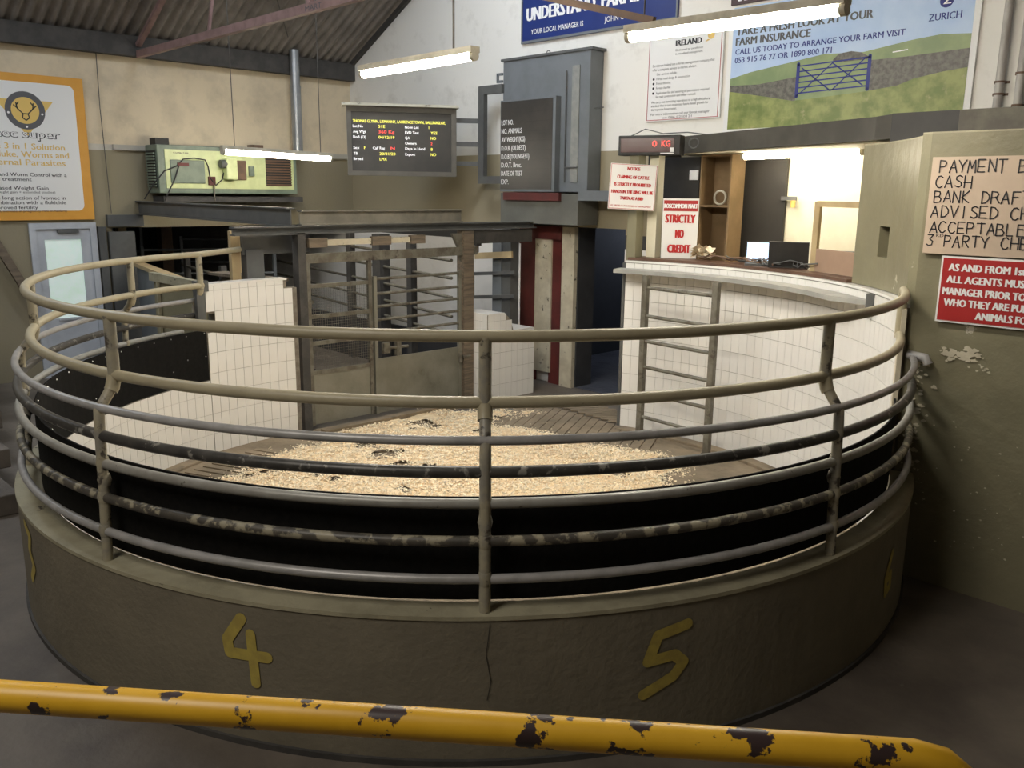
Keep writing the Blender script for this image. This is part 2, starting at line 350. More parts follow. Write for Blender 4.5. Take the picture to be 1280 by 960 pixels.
# thin dark strip along the foot of the ring on the outside
MB().sector(3.185, 3.20, -164, 25, 0, .03, cx=CX, cy=CY).build('dark_base_strip', M_timber_dk, ring)
lay_tiles(ring, -164, -60, 0, .735, maxn=300)
MB().sector(3.038, 3.046, -164, -60, 0, .737, cx=CX, cy=CY).build('grout_bed', M_grout, ring)
def onring(a, z): return R(3.188, a, z)
def number(lab, path, wd=.056):
    mb = MB(); K = math.degrees(1 / 3.188); strokes(mb, path, wd, lambda u, z: R(3.189, u * K, z))
    o = mb.build('painted_number', M_ynum, ring, fix=False); o['label'] = lab
U_ = lambda deg: rad(deg) * 3.188
c4 = U_(-60.6)
number('yellow hand painted number 4', [(c4 - .015, .645), (c4 - .095, .53), (c4 - .085, .465), (c4 + .11, .47)])
number('yellow hand painted number 4 downstroke', [(c4 + .03, .575), (c4 + .045, .33)], .05)
c5 = U_(-25.6)
number('yellow hand painted number 5', [(c5 + .12, .61), (c5 - .03, .575), (c5 - .075, .45), (c5 + .06, .465), (c5 + .11, .42), (c5 + .06, .355), (c5 - .09, .285)])
c3 = U_(-94)
number('yellow hand painted number 3', [(c3 - .08, .66), (c3 + .03, .62), (c3 - .02, .52), (c3 + .06, .44), (c3 - .04, .34)])
c6 = U_(7.5)
number('faded yellow hand painted number 6', [(c6 + .03, .53), (c6 - .05, .40), (c6 - .03, .30), (c6 + .05, .32), (c6 + .04, .40), (c6 - .04, .38)])
mb = MB(); K = math.degrees(1 / 3.188)
strokes(mb, [(U_(-40.2), .70), (U_(-40.5), .55), (U_(-40.1), .42), (U_(-40.4), .33)], .003, lambda u, z: R(3.1885, u * K, z))
mb.build('crack', M_black, ring, fix=False)

# tall tile panel at the left of the gate (top edge stepped and chamfered, notch for rail end)
tp = thing('tiled_screen_wall', 'tall white tiled wall section left of the gate, notched at a rail end', 'wall')
def tall_keep(a, z):
    return not (a > 193.0 and .0 < z - 1.36 < .06)
prof = [(195.8, 1.36), (195.8, 1.63), (194.5, 1.64), (179.2, 1.66), (177.0, 1.60), (176.0, 1.52)]
def toplim(a): return 1.655 if a > 178.2 else (1.60 if a > 177 else 1.52)
MB().sector(3.046, 3.17, 176, 196, 0, 1.30, cx=CX, cy=CY).sector(3.046, 3.17, 176, 193.4, 1.30, 1.38, cx=CX, cy=CY).sector(3.046, 3.17, 178.2, 196, 1.38, 1.645, cx=CX, cy=CY).sector(3.046, 3.17, 176, 178.2, 1.38, 1.56, cx=CX, cy=CY).build('wall_body', M_grout, tp)
MB().sector(3.025, 3.175, 178.2, 196, 1.645, 1.665, cx=CX, cy=CY).build('white_cap', M_tile, tp)
lay_tiles(tp, 195.9, 176.0, 0, 1.645, keep=lambda a, z: not (a > 193.6 and 1.2 < z < 1.4) , cap=lambda a: 1.56 if a < 178.2 else 1.645)

# long curved tile wall under the rostrum
rt = thing('curved_tiled_wall', 'high curved white tiled wall on the right side of the ring under the rostrum', 'wall')
MB().sector(3.046, 3.17, 27.5, 106.5, 0, 1.835, cx=CX, cy=CY).build('wall_body', M_grout, rt)
MB().sector(3.02, 3.175, 27.5, 106.5, 1.835, 1.855, cx=CX, cy=CY).build('white_cap', M_tile, rt)
lay_tiles(rt, 106.4, 27.6, .03, 1.835)
MB().sector(2.90, 3.035, 27.5, 106.5, 0, .035, cx=CX, cy=CY).build('skirting_kerb', M_rfloor, rt, bevel=.008)
MB().sector(2.90, 3.035, -164, -60, 0, .03, cx=CX, cy=CY).build('skirting_kerb', M_rfloor, ring, bevel=.008)
# bare mortar patch down the right end of the tile wall
MB().sector(3.02, 3.05, 26.2, 28.2, .5, 1.83, cx=CX, cy=CY).build('bare_edge', M_creamd, rt)
# end face of tile wall by the passage
for j in range(9):
    z0 = .03 + .2 * j
    if j == 3 or j == 5: continue
e = MB().sector(3.03, 3.17, 106.5, 107.1, .03, 1.83, cx=CX, cy=CY).build('end_strip', M_steel, rt)

# ------------------------------------------------------------------ rubber belting
bt = thing('rubber_belting', 'black rubber belting sheet lining the inside of the pipe railings', 'belting')
MB().sector(3.030, 3.040, -163.8, 26.5, .745, 1.235, cx=CX, cy=CY).build('sheet', M_belt, bt)
b_ = MB()
for i in range(46):
    a = -163 + i * 4.05 + random.uniform(-.8, .8)
    for z in (1.205, random.choice((.98, 1.06, .9))):
        p = R(3.027, a, z); b_.add([(p[0], p[1], z + .007), (p[0], p[1], z - .007), R(3.027, a + .13, z), R(3.027, a - .13, z), R(3.02, a, z)], [(0, 2, 4), (0, 3, 4), (1, 2, 4), (1, 3, 4)])
o = b_.build('bolt_heads', M_bolt, bt); o['kind'] = 'stuff'

# ------------------------------------------------------------------ railings
rl = thing('ring_railing', 'circular seven-bar pipe railing with bent posts standing on the ring wall', 'railing')
topr = [(4.06, -3.60, 1.985), (4.25, -3.98, 1.965), (4.48, -4.38, 1.955)] + arc(3.02, -163, 27.5, 1.95)
MB().tube(topr, .0275).build('rail', M_krail, rl)['label'] = 'khaki top rail'
MB().tube(arc(3.02, -163.5, 27, 1.66), .0275).build('rail', M_krail, rl)['label'] = 'khaki second rail'
for z, m, r_, a0, a1, l in ((1.515, M_grail, .021, -163.5, 26.2, 'thin galvanised rail'), (1.375, M_drail, .027, -163, 26.2, 'blackened worn rail'), (1.235, M_grail2, .024, -160, 26.2, 'grey and khaki rail'), (1.065, M_mrail, .024, -160, 26.2, 'flaking khaki rail with black patches'), (.892, M_grail, .022, -160, 26.2, 'lowest galvanised rail')):
    MB().tube(arc(3.115 if z > 1.3 else 3.12 if z > 1.2 else 3.13 if z > 1 else 3.14, a0, a1, z), r_).build('rail', m, rl)['label'] = l
for a in (-163, -147, -113, -77, -40.6, -5.5):
    mb = MB(); mb.tube([R(3.02, a, 1.95), R(3.02, a, 1.62)], .029)
    mb.tube([R(3.02, a, 1.66), R(3.03, a, 1.61), R(3.08, a, 1.545), R(3.115, a, 1.50), R(3.12, a, 1.40), R(3.128, a, 1.1), R(3.142, a, .73)], [.027, .027, .026, .026, .026, .026, .026])
    p = mb.build('post', M_post, rl)
    MB().tube([R(3.02, a, 1.655), R(3.035, a, 1.60), R(3.045, a, 1.585)], .034).build('collar', M_krail, p)
    mb = MB()
    for z in (1.235, 1.065, 1.15, .895): rz_ = 3.12 if z > 1.1 else 3.13 if z > 1 else 3.138; mb.tube([R(rz_, a, z - .03), R(rz_, a, z), R(rz_, a, z + .03)], [.027, .034, .027])
    mb.build('weld_joints', M_post, p)['kind'] = 'stuff'
MB().tube([R(3.02, 27, 1.95), R(3.02, 27, 1.64)], .03).build('post', M_krail, rl)
# bracket where rails end at the tiled screen
MB().box(4.74, 4.83, -4.98, -4.86, 1.60, 1.70).box(4.75, 4.83, -4.98, -4.90, 1.3, 1.6).build('end_bracket', M_steel, rl)
# grey clamp on the payment wall where the thin rail ends
MB().tube([(10.48, -2.66, 1.53), (10.60, -2.70, 1.53), (10.62, -2.70, 1.49)], .03).build('end_clamp', M_grail, rl)

# ------------------------------------------------------------------ ring floor and ribs
rfl = MB(); rfl.sector(.001, 3.04, 0, 360, 0.0, .008, step=6, cx=CX, cy=CY)
rfo = struct(rfl.build('floor_ring', M_rfloor))
rb = MB()
def rib(a, b, wd=.085, hh=.016):
    a, b = Vector(a), Vector(b)
    if (b - Vector((CX, CY))).length < 2.85 or True: rb.bar((a.x, a.y, .008 + hh / 2), (b.x, b.y, .008 + hh / 2), wd, hh)
for i in range(17):     # ribs slanting across the floor in front of the passage
    p = Vector((5.35 + .125 * i, -1.02 - .01 * i)); rib(p, p + Vector((.62, -1.20)), .098)
    q = p + Vector((.02, .07))
    if 2 < i < 13: rib(q, q + Vector((.48, .40)), .07)
for i in range(11):     # ribs beside the left tiles
    p = Vector((4.98 + .03 * i, -4.55 - .10 * i)); rib(p, p + Vector((.80, .34)), .075)
o = rb.build('floor_rib', M_rfloor, rfo); o['kind'] = 'stuff'
# sill kerb in front of the gate
MB().bar((4.95, -3.75, .03), (4.95, -1.5, .03), .10, .06).build('trim_8', M_rfloor)['kind'] = 'structure'

# ------------------------------------------------------------------ wood shavings
poly = [(5.75, -5.35), (5.2, -4.2), (4.98, -3.1), (5.0, -2.2), (5.45, -1.5), (5.75, -1.45), (5.72, -1.9), (5.95, -2.2), (6.3, -1.95), (6.85, -1.9), (7.35, -1.75), (8.15, -1.95), (8.45, -2.5), (8.75, -3.4), (8.5, -4.6), (7.6, -5.5), (6.5, -5.8)]
def inside(x, y):
    c = False; n = len(poly); j = n - 1
    for i in range(n):
        xi, yi = poly[i]; xj, yj = poly[j]
        if (yi > y) != (yj > y) and x < (xj - xi) * (y - yi) / (yj - yi) + xi: c = not c
        j = i
    return c
def edged(x, y):
    d = 9; n = len(poly)
    for i in range(n):
        ax, ay = poly[i]; bx, by = poly[(i + 1) % n]; t = max(0, min(1, ((x - ax) * (bx - ax) + (y - ay) * (by - ay)) / ((bx - ax) ** 2 + (by - ay) ** 2)))
        d = min(d, math.hypot(x - ax - t * (bx - ax), y - ay - t * (by - ay)))
    return d if inside(x, y) else -d
G = {}
def vn(x, y):
    xi, yi = math.floor(x), math.floor(y); fx, fy = x - xi, y - yi; fx = fx * fx * (3 - 2 * fx); fy = fy * fy * (3 - 2 * fy)
    g = lambda a, b: G.setdefault((a, b), random.random())
    return (g(xi, yi) * (1 - fx) + g(xi + 1, yi) * fx) * (1 - fy) + (g(xi, yi + 1) * (1 - fx) + g(xi + 1, yi + 1) * fx) * fy
def fbm(x, y): return vn(x * 2.2, y * 2.2) * .5 + vn(x * 5 + 9, y * 5) * .3 + vn(x * 13, y * 13 + 5) * .2
step = .05; bed = MB(); idx = {}
nx, ny = int(4.2 / step), int(4.8 / step)
def bh(x, y):
    d = edged(x, y) + (fbm(x, y) - .5) * .5
    return d
for i in range(nx + 1):
    for j in range(ny + 1):
        x, y = 4.8 + i * step, -6.0 + j * step; d = bh(x, y)
        if d > 0 and fbm(x * 1.1 + 20, y * 1.1) > .27:
            idx[i, j] = len(bed.v); bed.v.append((x, y, .010 + min(d, .25) * .06 + vn(x * 16, y * 16) * .022 + random.uniform(0, .006)))
for (i, j) in list(idx):
    q = [(i, j), (i + 1, j), (i + 1, j + 1), (i, j + 1)]
    if all(k in idx for k in q): bed.f.append(tuple(idx[k] for k in q)); bed.sm.append(False)
ch = MB(); cnt = 0
while cnt < 30000:
    x, y = random.uniform(4.7, 9.2), random.uniform(-6.0, -1.2); d = bh(x, y)
    if d < -.28 or (d < 0 and random.random() > math.exp(d * 14) * .9): continue
    if math.hypot(x - CX, y - CY) > 2.85 and not (x < 5.9 and y > -2.4): continue
    if d > 0 and fbm(x * 1.1 + 20, y * 1.1) < .27 and random.random() < .8: continue
    cnt += 1
    z = .014 + max(0, min(d, .25)) * .06 + (vn(x * 16, y * 16) * .022 if d > 0 else 0) + random.uniform(0, .012)
    a = random.uniform(0, 2 * PI); l = random.uniform(.006, .017); wd = random.uniform(.004, .009); t = random.uniform(-.6, .6)
    c, s_ = math.cos(a), math.sin(a)
    def P(u, v, h): return (x + u * c - v * s_, y + u * s_ + v * c, z + h)
    ch.add([P(-l, -wd, l * t), P(-l, wd, l * t), P(0, wd, .006), P(0, -wd, .006), P(l, wd, -l * t), P(l, -wd, -l * t)], [(0, 3, 2, 1), (3, 5, 4, 2)])
nb = len(bed.f); bed.add(ch.v, ch.f)
o = bed.build('wood_shavings', M_bed, fix=False); o.data.materials.append(M_chip)
o.data.polygons.foreach_set('material_index', [0] * nb + [1] * (len(bed.f) - nb))
tag(o, 'pale wood shavings strewn over the middle of the ring floor', 'wood shavings', kind='stuff')

# ------------------------------------------------------------------ escape ladder frame and shelf plate
ld = thing('escape_ladder', 'grey steel escape ladder frame with round rungs standing before the tiled wall', 'ladder')
LA, LB = Vector((7.32, -1.385, 0)), Vector((8.20, -1.455, 0))
for p in (LA, LB):
    q = MB().box(p.x - .03, p.x + .03, p.y - .03, p.y + .03, .02, 1.745).build('upright', M_rust, ld, bevel=.003)
    fp = MB().box(p.x - .14, p.x + .08, p.y - .10, p.y + .10, .008, .022)
    for dx in (-.1, .05):
        for dy in (-.07, .07): fp.tube([(p.x + dx, p.y + dy, .02), (p.x + dx, p.y + dy, .045)], .01, 6)
    fp.build('foot_plate', M_steel, q)
for z in (.27, .53, .80, 1.07, 1.33, 1.62):
    MB().tube([LA + Vector((0, 0, z)), LB + Vector((0, 0, z))], .019, 8).build('rung', M_rust, ld)
sp = thing('curved_shelf_plate', 'pale grey curved steel shelf plate along the top of the tiled wall', 'shelf')
mb = MB(); A0, A1 = 107.5, 51; n = 24; vs = []
ring_pts = [(A0 + (A1 - A0) * i / n, 2.82) for i in range(n + 1)] + [(44.2, 3.03)]
out_pts = [(A0 + (A1 - A0) * i / n, 3.02) for i in range(n + 1)] + [(44.2, 3.035)]
for (a, r_), (a2, r2) in zip(ring_pts, out_pts): vs += [R(r_, a, 1.735), R(r2, a2, 1.735), R(r2, a2, 1.775), R(r_, a, 1.775)]
fs = [(4 * i + j, 4 * i + (j + 1) % 4, 4 * i + 4 + (j + 1) % 4, 4 * i + 4 + j) for i in range(n + 1) for j in range(4)] + [(0, 3, 2, 1), (4 * n + 4, 4 * n + 5, 4 * n + 6, 4 * n + 7)]
mb.add(vs, fs); mb.build('plate', mat('pale_grey_steel', (.40, .40, .37), (.33, .33, .31), 5, rough=.5), sp)
p = R(3.02, 44.2); MB().box(p[0] - .03, p[0] + .03, p[1] - .03, p[1] + .03, 1.66, 1.83).build('bolt_bracket', M_steel, sp)

# ------------------------------------------------------------------ gate and its frame
gf = thing('gate_portal', 'dark steel and timber portal frame holding the double ring gate', 'gate frame')
MB().box(4.62, 4.74, -3.84, -3.75, 0, 2.12).build('post', M_timber_dk, gf)
MB().box(4.61, 4.75, -1.60, -1.45, 0, 2.09).build('post', M_wood, gf)
MB().prism([(-1.75, 2.06), (-1.45, 2.06), (-1.45, 1.86), (-1.6, 1.72), (-1.63, 1.86)], 'x', 4.66, 4.70).build('gusset', M_rust, gf)
MB().box(4.66, 4.72, -3.78, -1.36, 1.80, 1.90).build('cross_rail', M_rust, gf)
MB().box(4.66, 4.70, -3.72, -2.25, 2.0, 2.04).build('top_track', M_rust, gf)
for y0, y1 in ((-3.72, -3.5), (-2.93, -2.68), (-2.4, -2.2)): MB().box(4.70, 4.76, y0, y1, 1.965, 2.06).build('wooden_block', M_wood, gf)
MB().box(4.70, 4.73, -3.5, -2.93, 1.98, 2.04).box(4.70, 4.73, -2.68, -2.4, 1.98, 2.04).build('pale_strip', M_creamd, gf)
lg = thing('gate_leaf', 'left ring gate leaf with wire mesh over a muddy sheet metal panel', 'gate')
gx = 4.70
mb = MB()
for y in (-3.72, -2.95): mb.box(gx - .02, gx + .02, y - .022, y + .022, .05, 1.80)
each(mb, 'upright', M_rust, lg)
for z in (1.56, 1.235, .95, .63): MB().box(gx - .018, gx + .018, -3.70, -2.97, z - .02, z + .02).build('crossbar', M_rust, lg)
MB().box(gx - .008, gx + .008, -3.70, -2.96, .06, .62).build('sheet_panel', M_sheet, lg)
mb = MB(); y = -3.68
while y < -2.98: mb.box(gx + .018, gx + .020, y, y + .003, .66, 1.56); y += .028
z = .66
while z < 1.56: mb.box(gx + .0185, gx + .0205, -3.69, -2.98, z, z + .003); z += .03
o = mb.build('wire_mesh', M_rust, lg); o['kind'] = 'stuff'
rg = thing('gate_leaf', 'right ring gate leaf with horizontal bars over a muddy sheet metal panel', 'gate')
mb = MB()
for y in (-2.88, -1.64): mb.box(gx - .02, gx + .02, y - .02, y + .02, .04, 1.62)
each(mb, 'upright', M_sheet, rg)
for z in (1.59, 1.425, 1.28, 1.13, .98): MB().tube([(gx, -2.86, z), (gx, -1.65, z)], .017, 8).build('bar', M_rust, rg)
MB().box(gx - .008, gx + .008, -2.87, -1.65, .05, .685).build('sheet_panel', M_sheet, rg)
MB().tube([(gx + .03, -2.8, .80), (gx + .03, -2.45, .79)], .018, 8).box(gx, gx + .05, -2.62, -2.56, .7, .9).box(gx, gx + .05, -2.80, -2.72, .74, .86).build('slide_bolt', M_rust, rg)
MB().tube([(gx + .04, -1.62, .56), (gx + .04, -1.5, .56)], .02, 8).tube([(gx + .05, -1.66, .5), (gx + .05, -1.66, .62)], .022, 8).build('hinge', M_rust, rg)

# steel beams over gate and pens
def ibeam(name, a, b, h, w_, label, m=M_steel):
    a = Vector(a); b = Vector(b); mb = MB(); t = .014
    mb.bar(a, b, t, h)
    for s_ in (-1, 1): mb.bar(a + Vector((0, 0, s_ * (h / 2 - t / 2))), b + Vector((0, 0, s_ * (h / 2 - t / 2))), w_, t)
    return tag(mb.build(name, m), label, 'beam')
ibeam('steel_beam', (0, -3.60, 2.275), (4.66, -3.86, 2.275), .19, .10, 'grey I-beam running from the left wall out to the gate post')
ibeam('steel_beam', (4.72, -3.80, 2.27), (4.72, -1.63, 2.27), .15, .09, 'grey I-beam lying above the gate, upper of two', mat('worn_grey_beam', (.22, .205, .17), (.16, .15, .125), 5, rough=.6))
ibeam('steel_beam', (4.68, -4.52, 2.145), (4.68, -.36, 2.145), .085, .12, 'slim dark beam across the top of the gate frame')
tag(MB().box(4.63, 4.70, -1.5, -.4, 1.93, 2.09).build('steel_channel', M_timber_dk), 'dark channel section right of the gate above the white wall', 'beam')
# steel plate and column behind the tiled screen
cp = thing('steel_column', 'dark grey boxed steel column standing behind the tall tiled screen', 'column')
MB().box(4.40, 4.52, -4.30, -4.11, 0, 1.95).build('column', M_steel, cp)
MB().box(4.46, 4.49, -4.33, -3.70, 1.90, 2.10).build('head_plate', M_steel, cp)
tp2 = tag(MB().box(4.38, 4.44, -4.42, -4.33, 0, 2.14).build('timber_post', M_lwood), 'short pale timber stud beside the grey steel column', 'post')

# ------------------------------------------------------------------ pens behind the gate
pf = thing('pen_fence', 'rusty pipe pen fence crossing behind the ring gate', 'fence')
fa, fb = Vector((4.45, -1.55, 0)), Vector((-2.2, -.35, 0))
for z in (1.72, 1.50, 1.26, 1.02, .80): MB().tube([fa + Vector((0, 0, z)), fb + Vector((0, 0, z))], .02, 8).build('rail', M_rust, pf)
for t, w_ in ((.16, .05), (.30, .09), (.46, .05), (.75, .06)):
    p = fa.lerp(fb, t); MB().box(p.x - w_, p.x + w_, p.y - w_, p.y + w_, 0, 1.95).build('post', M_timber_dk, pf)
pl = thing('pen_fence', 'muddy pipe pen fence along the left behind the gate mesh', 'fence')
fa, fb = Vector((4.4, -3.5, 0)), Vector((-1.0, -2.6, 0))
for z in (1.35, 1.08, .80, .5): MB().tube([fa + Vector((0, 0, z)), fb + Vector((0, 0, z))], .024, 8).build('rail', M_rust, pl)
MB().bar(fa + Vector((0, 0, .3)), fb + Vector((0, 0, .3)), .03, .6).build('kick_board', M_dark, pl)
for t in (.2, .6, .95): p = fa.lerp(fb, t); MB().box(p.x - .04, p.x + .04, p.y - .04, p.y + .04, 0, 1.5).build('post', M_timber_dk, pl)
tag(MB().box(-.5, 4.3, -.95, -.90, 0, .62).build('kick_wall', M_dark), 'low dark solid pen wall behind the right gate leaf', 'wall')
# concrete pen partition left of the screen
pp = thing('pen_partition', 'blue-grey sheet pen partition with pale timber capping beyond the left railings', 'partition')
MB().bar((.2, -3.75, .75), (3.3, -4.35, .75), .05, 1.45).build('sheet', M_steel2, pp)
MB().bar((.2, -3.75, 1.50), (3.3, -4.35, 1.50), .14, .05).build('capping', M_lwood, pp)
p2 = thing('pen_hurdle', 'olive panelled hurdle with a beige frame just behind the railings', 'hurdle')
MB().bar((3.0, -4.64, .78), (4.05, -4.54, .78), .03, 1.5).build('panel', M_pay, p2)
MB().bar((2.95, -4.65, 1.59), (4.1, -4.54, 1.56), .07, .09).build('top_rail', M_cap, p2)
MB().bar((3.15, -4.67, 0), (3.15, -4.67, 1.54), .03, .03).build('stile', M_cap, p2)
# annex clutter: distant pen rails, pillars
for i, (x, y, h, l, c, nm) in enumerate(((-.35, -3.75, 2.05, 'pale timber doorpost at the left of the pens opening', 'post', 'timber_post'), (-.36, -2.0, 2.05, 'pale timber doorpost at the right of the pens opening', 'post', 'timber_post'))):
    tag(MB().box(x - .05, x + .05, y - .06, y + .06, 0, h).build(nm, M_lwood), l, c)
tag(MB().box(-3.2, -3.0, -2.1, -1.9, 0, 2.3).build('brick_pillar', M_brown), 'brown pillar standing inside the dark pens shed', 'pillar')
def hurdle(x0, y0, x1, y1, h, lab):
    t = thing('cattle_hurdle', lab, 'hurdle'); a = Vector((x0, y0, 0)); b = Vector((x1, y1, 0))
    for p in (a, b): MB().bar(p, p + Vector((0, 0, h)), .05, .05).build('upright', M_steel2, t)
    for k in range(4): z = h * (.25 + .24 * k); MB().tube([a + Vector((0, 0, z)), b + Vector((0, 0, z))], .02, 6).build('bar', M_steel2, t)
hurdle(-3.6, -2.75, -3.3, -2.35, 1.95, 'blue-grey cattle hurdle in the shed left of the brown pillar')
hurdle(-3.0, -1.75, -2.2, -.9, 1.7, 'blue-grey cattle hurdle in the shed right of the brown pillar')
hurdle(-1.6, -3.0, -.6, -1.2, 1.62, 'long blue-grey hurdle just inside the pens opening')
hurdle(-4.5, -3.6, -3.9, -3.2, 1.8, 'blue-grey hurdle at the far left of the dark shed')
tag(MB().bar((3.3, -4.05, 1.62), (4.5, -3.93, 1.62), .22, .03).box(3.4, 4.45, -4.05, -3.98, 0, 1.6).build('timber_ledge', M_wood), 'pale timber ledge behind the top of the tiled screen', 'ledge')

# ------------------------------------------------------------------ door_1 (white door left)
dr = bpy.data.objects.new('door_1', None); COL.objects.link(dr); struct(dr, 'white half-glazed door in the left wall under the orange poster', 'door')
MB().box(-.05, .04, -5.06, -4.98, 0, 2.08).box(-.05, .04, -4.30, -4.22, 0, 2.08).box(-.05, .04, -4.98, -4.30, 2.0, 2.08).build('frame', M_dframe, dr)
MB().box(-.03, .01, -4.98, -4.88, .02, 2.0).box(-.03, .01, -4.42, -4.30, .02, 2.0).box(-.03, .01, -4.88, -4.42, 1.86, 2.0).box(-.03, .01, -4.88, -4.42, .02, .80).build('leaf', M_dframe, dr)
MB().box(-.02, -.01, -4.88, -4.42, .80, 1.86).build('pane', M_dglass, dr)
MB().box(.01, .05, -4.72, -4.45, 1.95, 1.99).build('door_closer', M_steel, dr)
MB().box(.01, .03, -4.80, -4.40, .77, .80).build('glazing_bead', M_dframe, dr)
tag(MB().box(-.02, .06, -4.20, -4.10, 0, 2.02).build('door_post', M_steel), 'dark steel post between the white door and pens opening', 'post')
tag(MB().box(.0, .08, -4.07, -3.58, 2.02, 2.18).build('steel_channel', M_steel), 'dark steel channel on the left wall just below the grey I-beam', 'beam')
tag(MB().box(.005, .08, -4.07, -3.72, 0, 1.95).build('shutter_panel', M_steel), 'dark grey panel right of the white door', 'panel')
# ------------------------------------------------------------------ tiered stand at far left
st = thing('tiered_stand', 'stepped brown concrete viewing stand left of the ring', 'steps')
for i in range(6): MB().box(.25, 5.3 - .75 * i, -10.5, -6.75 + .14 * i, .17 * i, .17 * (i + 1)).build('step', M_tread, st, bevel=.01)
tag(MB().bar((.15, -5.9, 2.75), (.15, -5.10, 1.0), .08, .10).build('diagonal_brace', M_wood), 'sloping grey-brown timber brace left of the white door', 'brace')

# ------------------------------------------------------------------ tile block right of gate
tb = thing('tiled_pier', 'small white tiled pier with rounded shoulder right of the gate', 'wall')
pr = [(-1.43, 0), (-.65, 0), (-.65, .86), (-1.0, .86), (-1.03, .95), (-1.08, 1.03), (-1.16, 1.09), (-1.43, 1.09)]
MB().prism(pr, 'x', 4.56, 4.99).build('pier_body', M_grout, tb)
each(MB().prism([(-1.435, 1.085), (-1.16, 1.085), (-1.16, 1.095), (-1.435, 1.095)], 'x', 4.55, 5.0).prism([(-1.03, .855), (-.645, .855), (-.645, .866), (-1.03, .866)], 'x', 4.55, 5.0), 'white_cap', M_tile, tb)
for j in range(6):
    for i in range(8):
        yc = -1.38 + .1 * i; zc = .1 + .2 * j; top = 1.085 if i < 3 else (.86 if i > 3 else 1.0)
        zt = min(zc + .1, top); zb = zc - .1
        if zt - zb < .03 or yc > -.65: continue
        c = proto.copy(); COL.objects.link(c); c.name = 'tile'; c.parent = tb; c.location = (4.991, yc, (zb + zt) / 2); c.rotation_euler = (0, 0, PI / 2); c.scale = (1, 1, (zt - zb) / .2)
    for i in range(4):
        xc = 4.93 - .1 * i; zc = .1 + .2 * j; zt = min(zc + .1, 1.085); zb = zc - .1
        if zt - zb < .03: continue
        c = proto.copy(); COL.objects.link(c); c.name = 'tile'; c.parent = tb; c.location = (xc, -1.431, (zb + zt) / 2); c.scale = (1, 1, (zt - zb) / .2)
# grey post, bracket, camera on cream arm
gp = thing('steel_post', 'dark grey square steel post under the lot number cabinet', 'post')
MB().box(4.14, 4.46, -.55, -.40, 0, 2.15).build('shaft', M_steel, gp)
MB().box(4.13, 4.30, -.57, -.54, 0, 2.16).build('front_flange', M_steel2, gp)
br = tag(MB().bar((3.74, -.60, 1.45), (4.60, -.60, 1.53), .03, .045).bar((3.74, -.60, 1.13), (4.60, -.60, 1.22), .03, .045).bar((3.76, -.60, 1.12), (3.76, -.60, 1.47), .045, .03).build('hinge_bracket', M_steel), 'dark grey rectangular bracket fixed to the steel post', 'bracket')
ca = thing('camera_arm', 'cream timber arm carrying a tiny black camera on the steel post', 'bracket')
MB().bar((3.84, -.62, 1.70), (4.56, -.62, 1.76), .03, .085).build('arm', M_lwood, ca)
MB().box(3.76, 3.92, -.66, -.58, 1.84, 1.92).box(3.85, 3.89, -.63, -.60, 1.75, 1.85).build('camera_body', M_black, ca)
tag(MB().tube([(4.58, -.5, 0), (4.58, -.5, 1.9)], .012, 8).build('white_conduit', M_white), 'thin white conduit running up beside the grey steel post', 'pipe')
# red doorway, cream columns
rd = thing('red_doorway', 'dark red timber doorway behind the steel post', 'doorway')
MB().box(4.14, 4.44, -.08, -.005, 0, 2.10).build('jamb', M_red, rd)
MB().box(4.44, 4.92, -.10, -.005, 1.95, 2.12).build('header', M_red, rd)
MB().box(4.70, 4.90, -.045, -.005, 0, 1.95).build('jamb', M_red, rd)
MB().box(4.44, 4.74, -.07, -.045, .15, 1.95).build('cream_board', M_creamd, rd)
tag(MB().box(4.93, 5.145, -.07, -.003, 0, 2.12).build('cream_pillar', M_creamd), 'stained cream pillar left of the dark passage', 'pillar')

# ------------------------------------------------------------------ lot number cabinet
cb = thing('lot_number_cabinet', 'tall grey steel cabinet with black lot number board on the white wall', 'cabinet', (3.97, -.25, 2.56))
MB().box(0, 1.52, 0, .24, 0, 1.66).build('body', M_steel2, cb, bevel=.006)
MB().box(-.03, 1.56, -.02, .24, 1.66, 1.69).build('top_plate', M_steel, cb)
MB().box(0.05, 1.05, -.09, 0, .0, 1.16).build('board_housing', M_steel2, cb)
MB().box(0.06, 1.0, -.094, -.088, .03, 1.14).build('black_board', M_lcd, cb)
bl = ['LOT NO.', 'NO. ANIMALS', 'AV. WEIGHT(KG)', 'D.O.B. (OLDEST)', 'D.O.B.(YOUNGEST)', 'D.O.T. Bruc.', 'DATE OF TEST', 'EXP.']
text([(s_, .08, .85 - .108 * i, .062, [.22, .38, .44, .45, .52, .38, .40, .14][i], 'l', .02) for i, s_ in enumerate(bl)], M_letw, cb, y=-.097)
mb = MB()
for i in range(9): mb.box(.55, .96, -.096, -.094, .05 + .118 * i, .052 + .118 * i)
mb.build('board_seams', M_black, cb)
tag(MB().box(4.22, 5.22, -.47, -.42, 2.45, 2.55).build('lamp_strip', M_red), 'dark red strip on the lintel just beneath the black lot number board', 'strip')
MB().box(1.24, 1.36, -.012, .0, .12, 1.50).build('door_trim', mat('worn_grey_trim', (.22, .23, .22), (.28, .28, .26), 8, rough=.6), cb)
MB().tube([(1.15, -.02, .12), (1.15, -.02, 1.45)], .008, 6).tube([(1.15, -.02, .3), (1.36, -.02, .3)], .01, 6).build('latch_rod', M_steel, cb)
MB().tube([(.72 + .03 * math.cos(t * PI / 5), .1, 1.71 + .03 * math.sin(t * PI / 5)) for t in range(11)], .006, 6).build('lifting_eye', M_steel, cb)
MB().box(-.1, 0, -.03, 0, 1.40, 1.43).box(-.1, 0, -.03, 0, 1.49, 1.52).box(-.1, -.08, -.03, 0, 1.40, 1.52).build('hasp', M_steel2, cb)
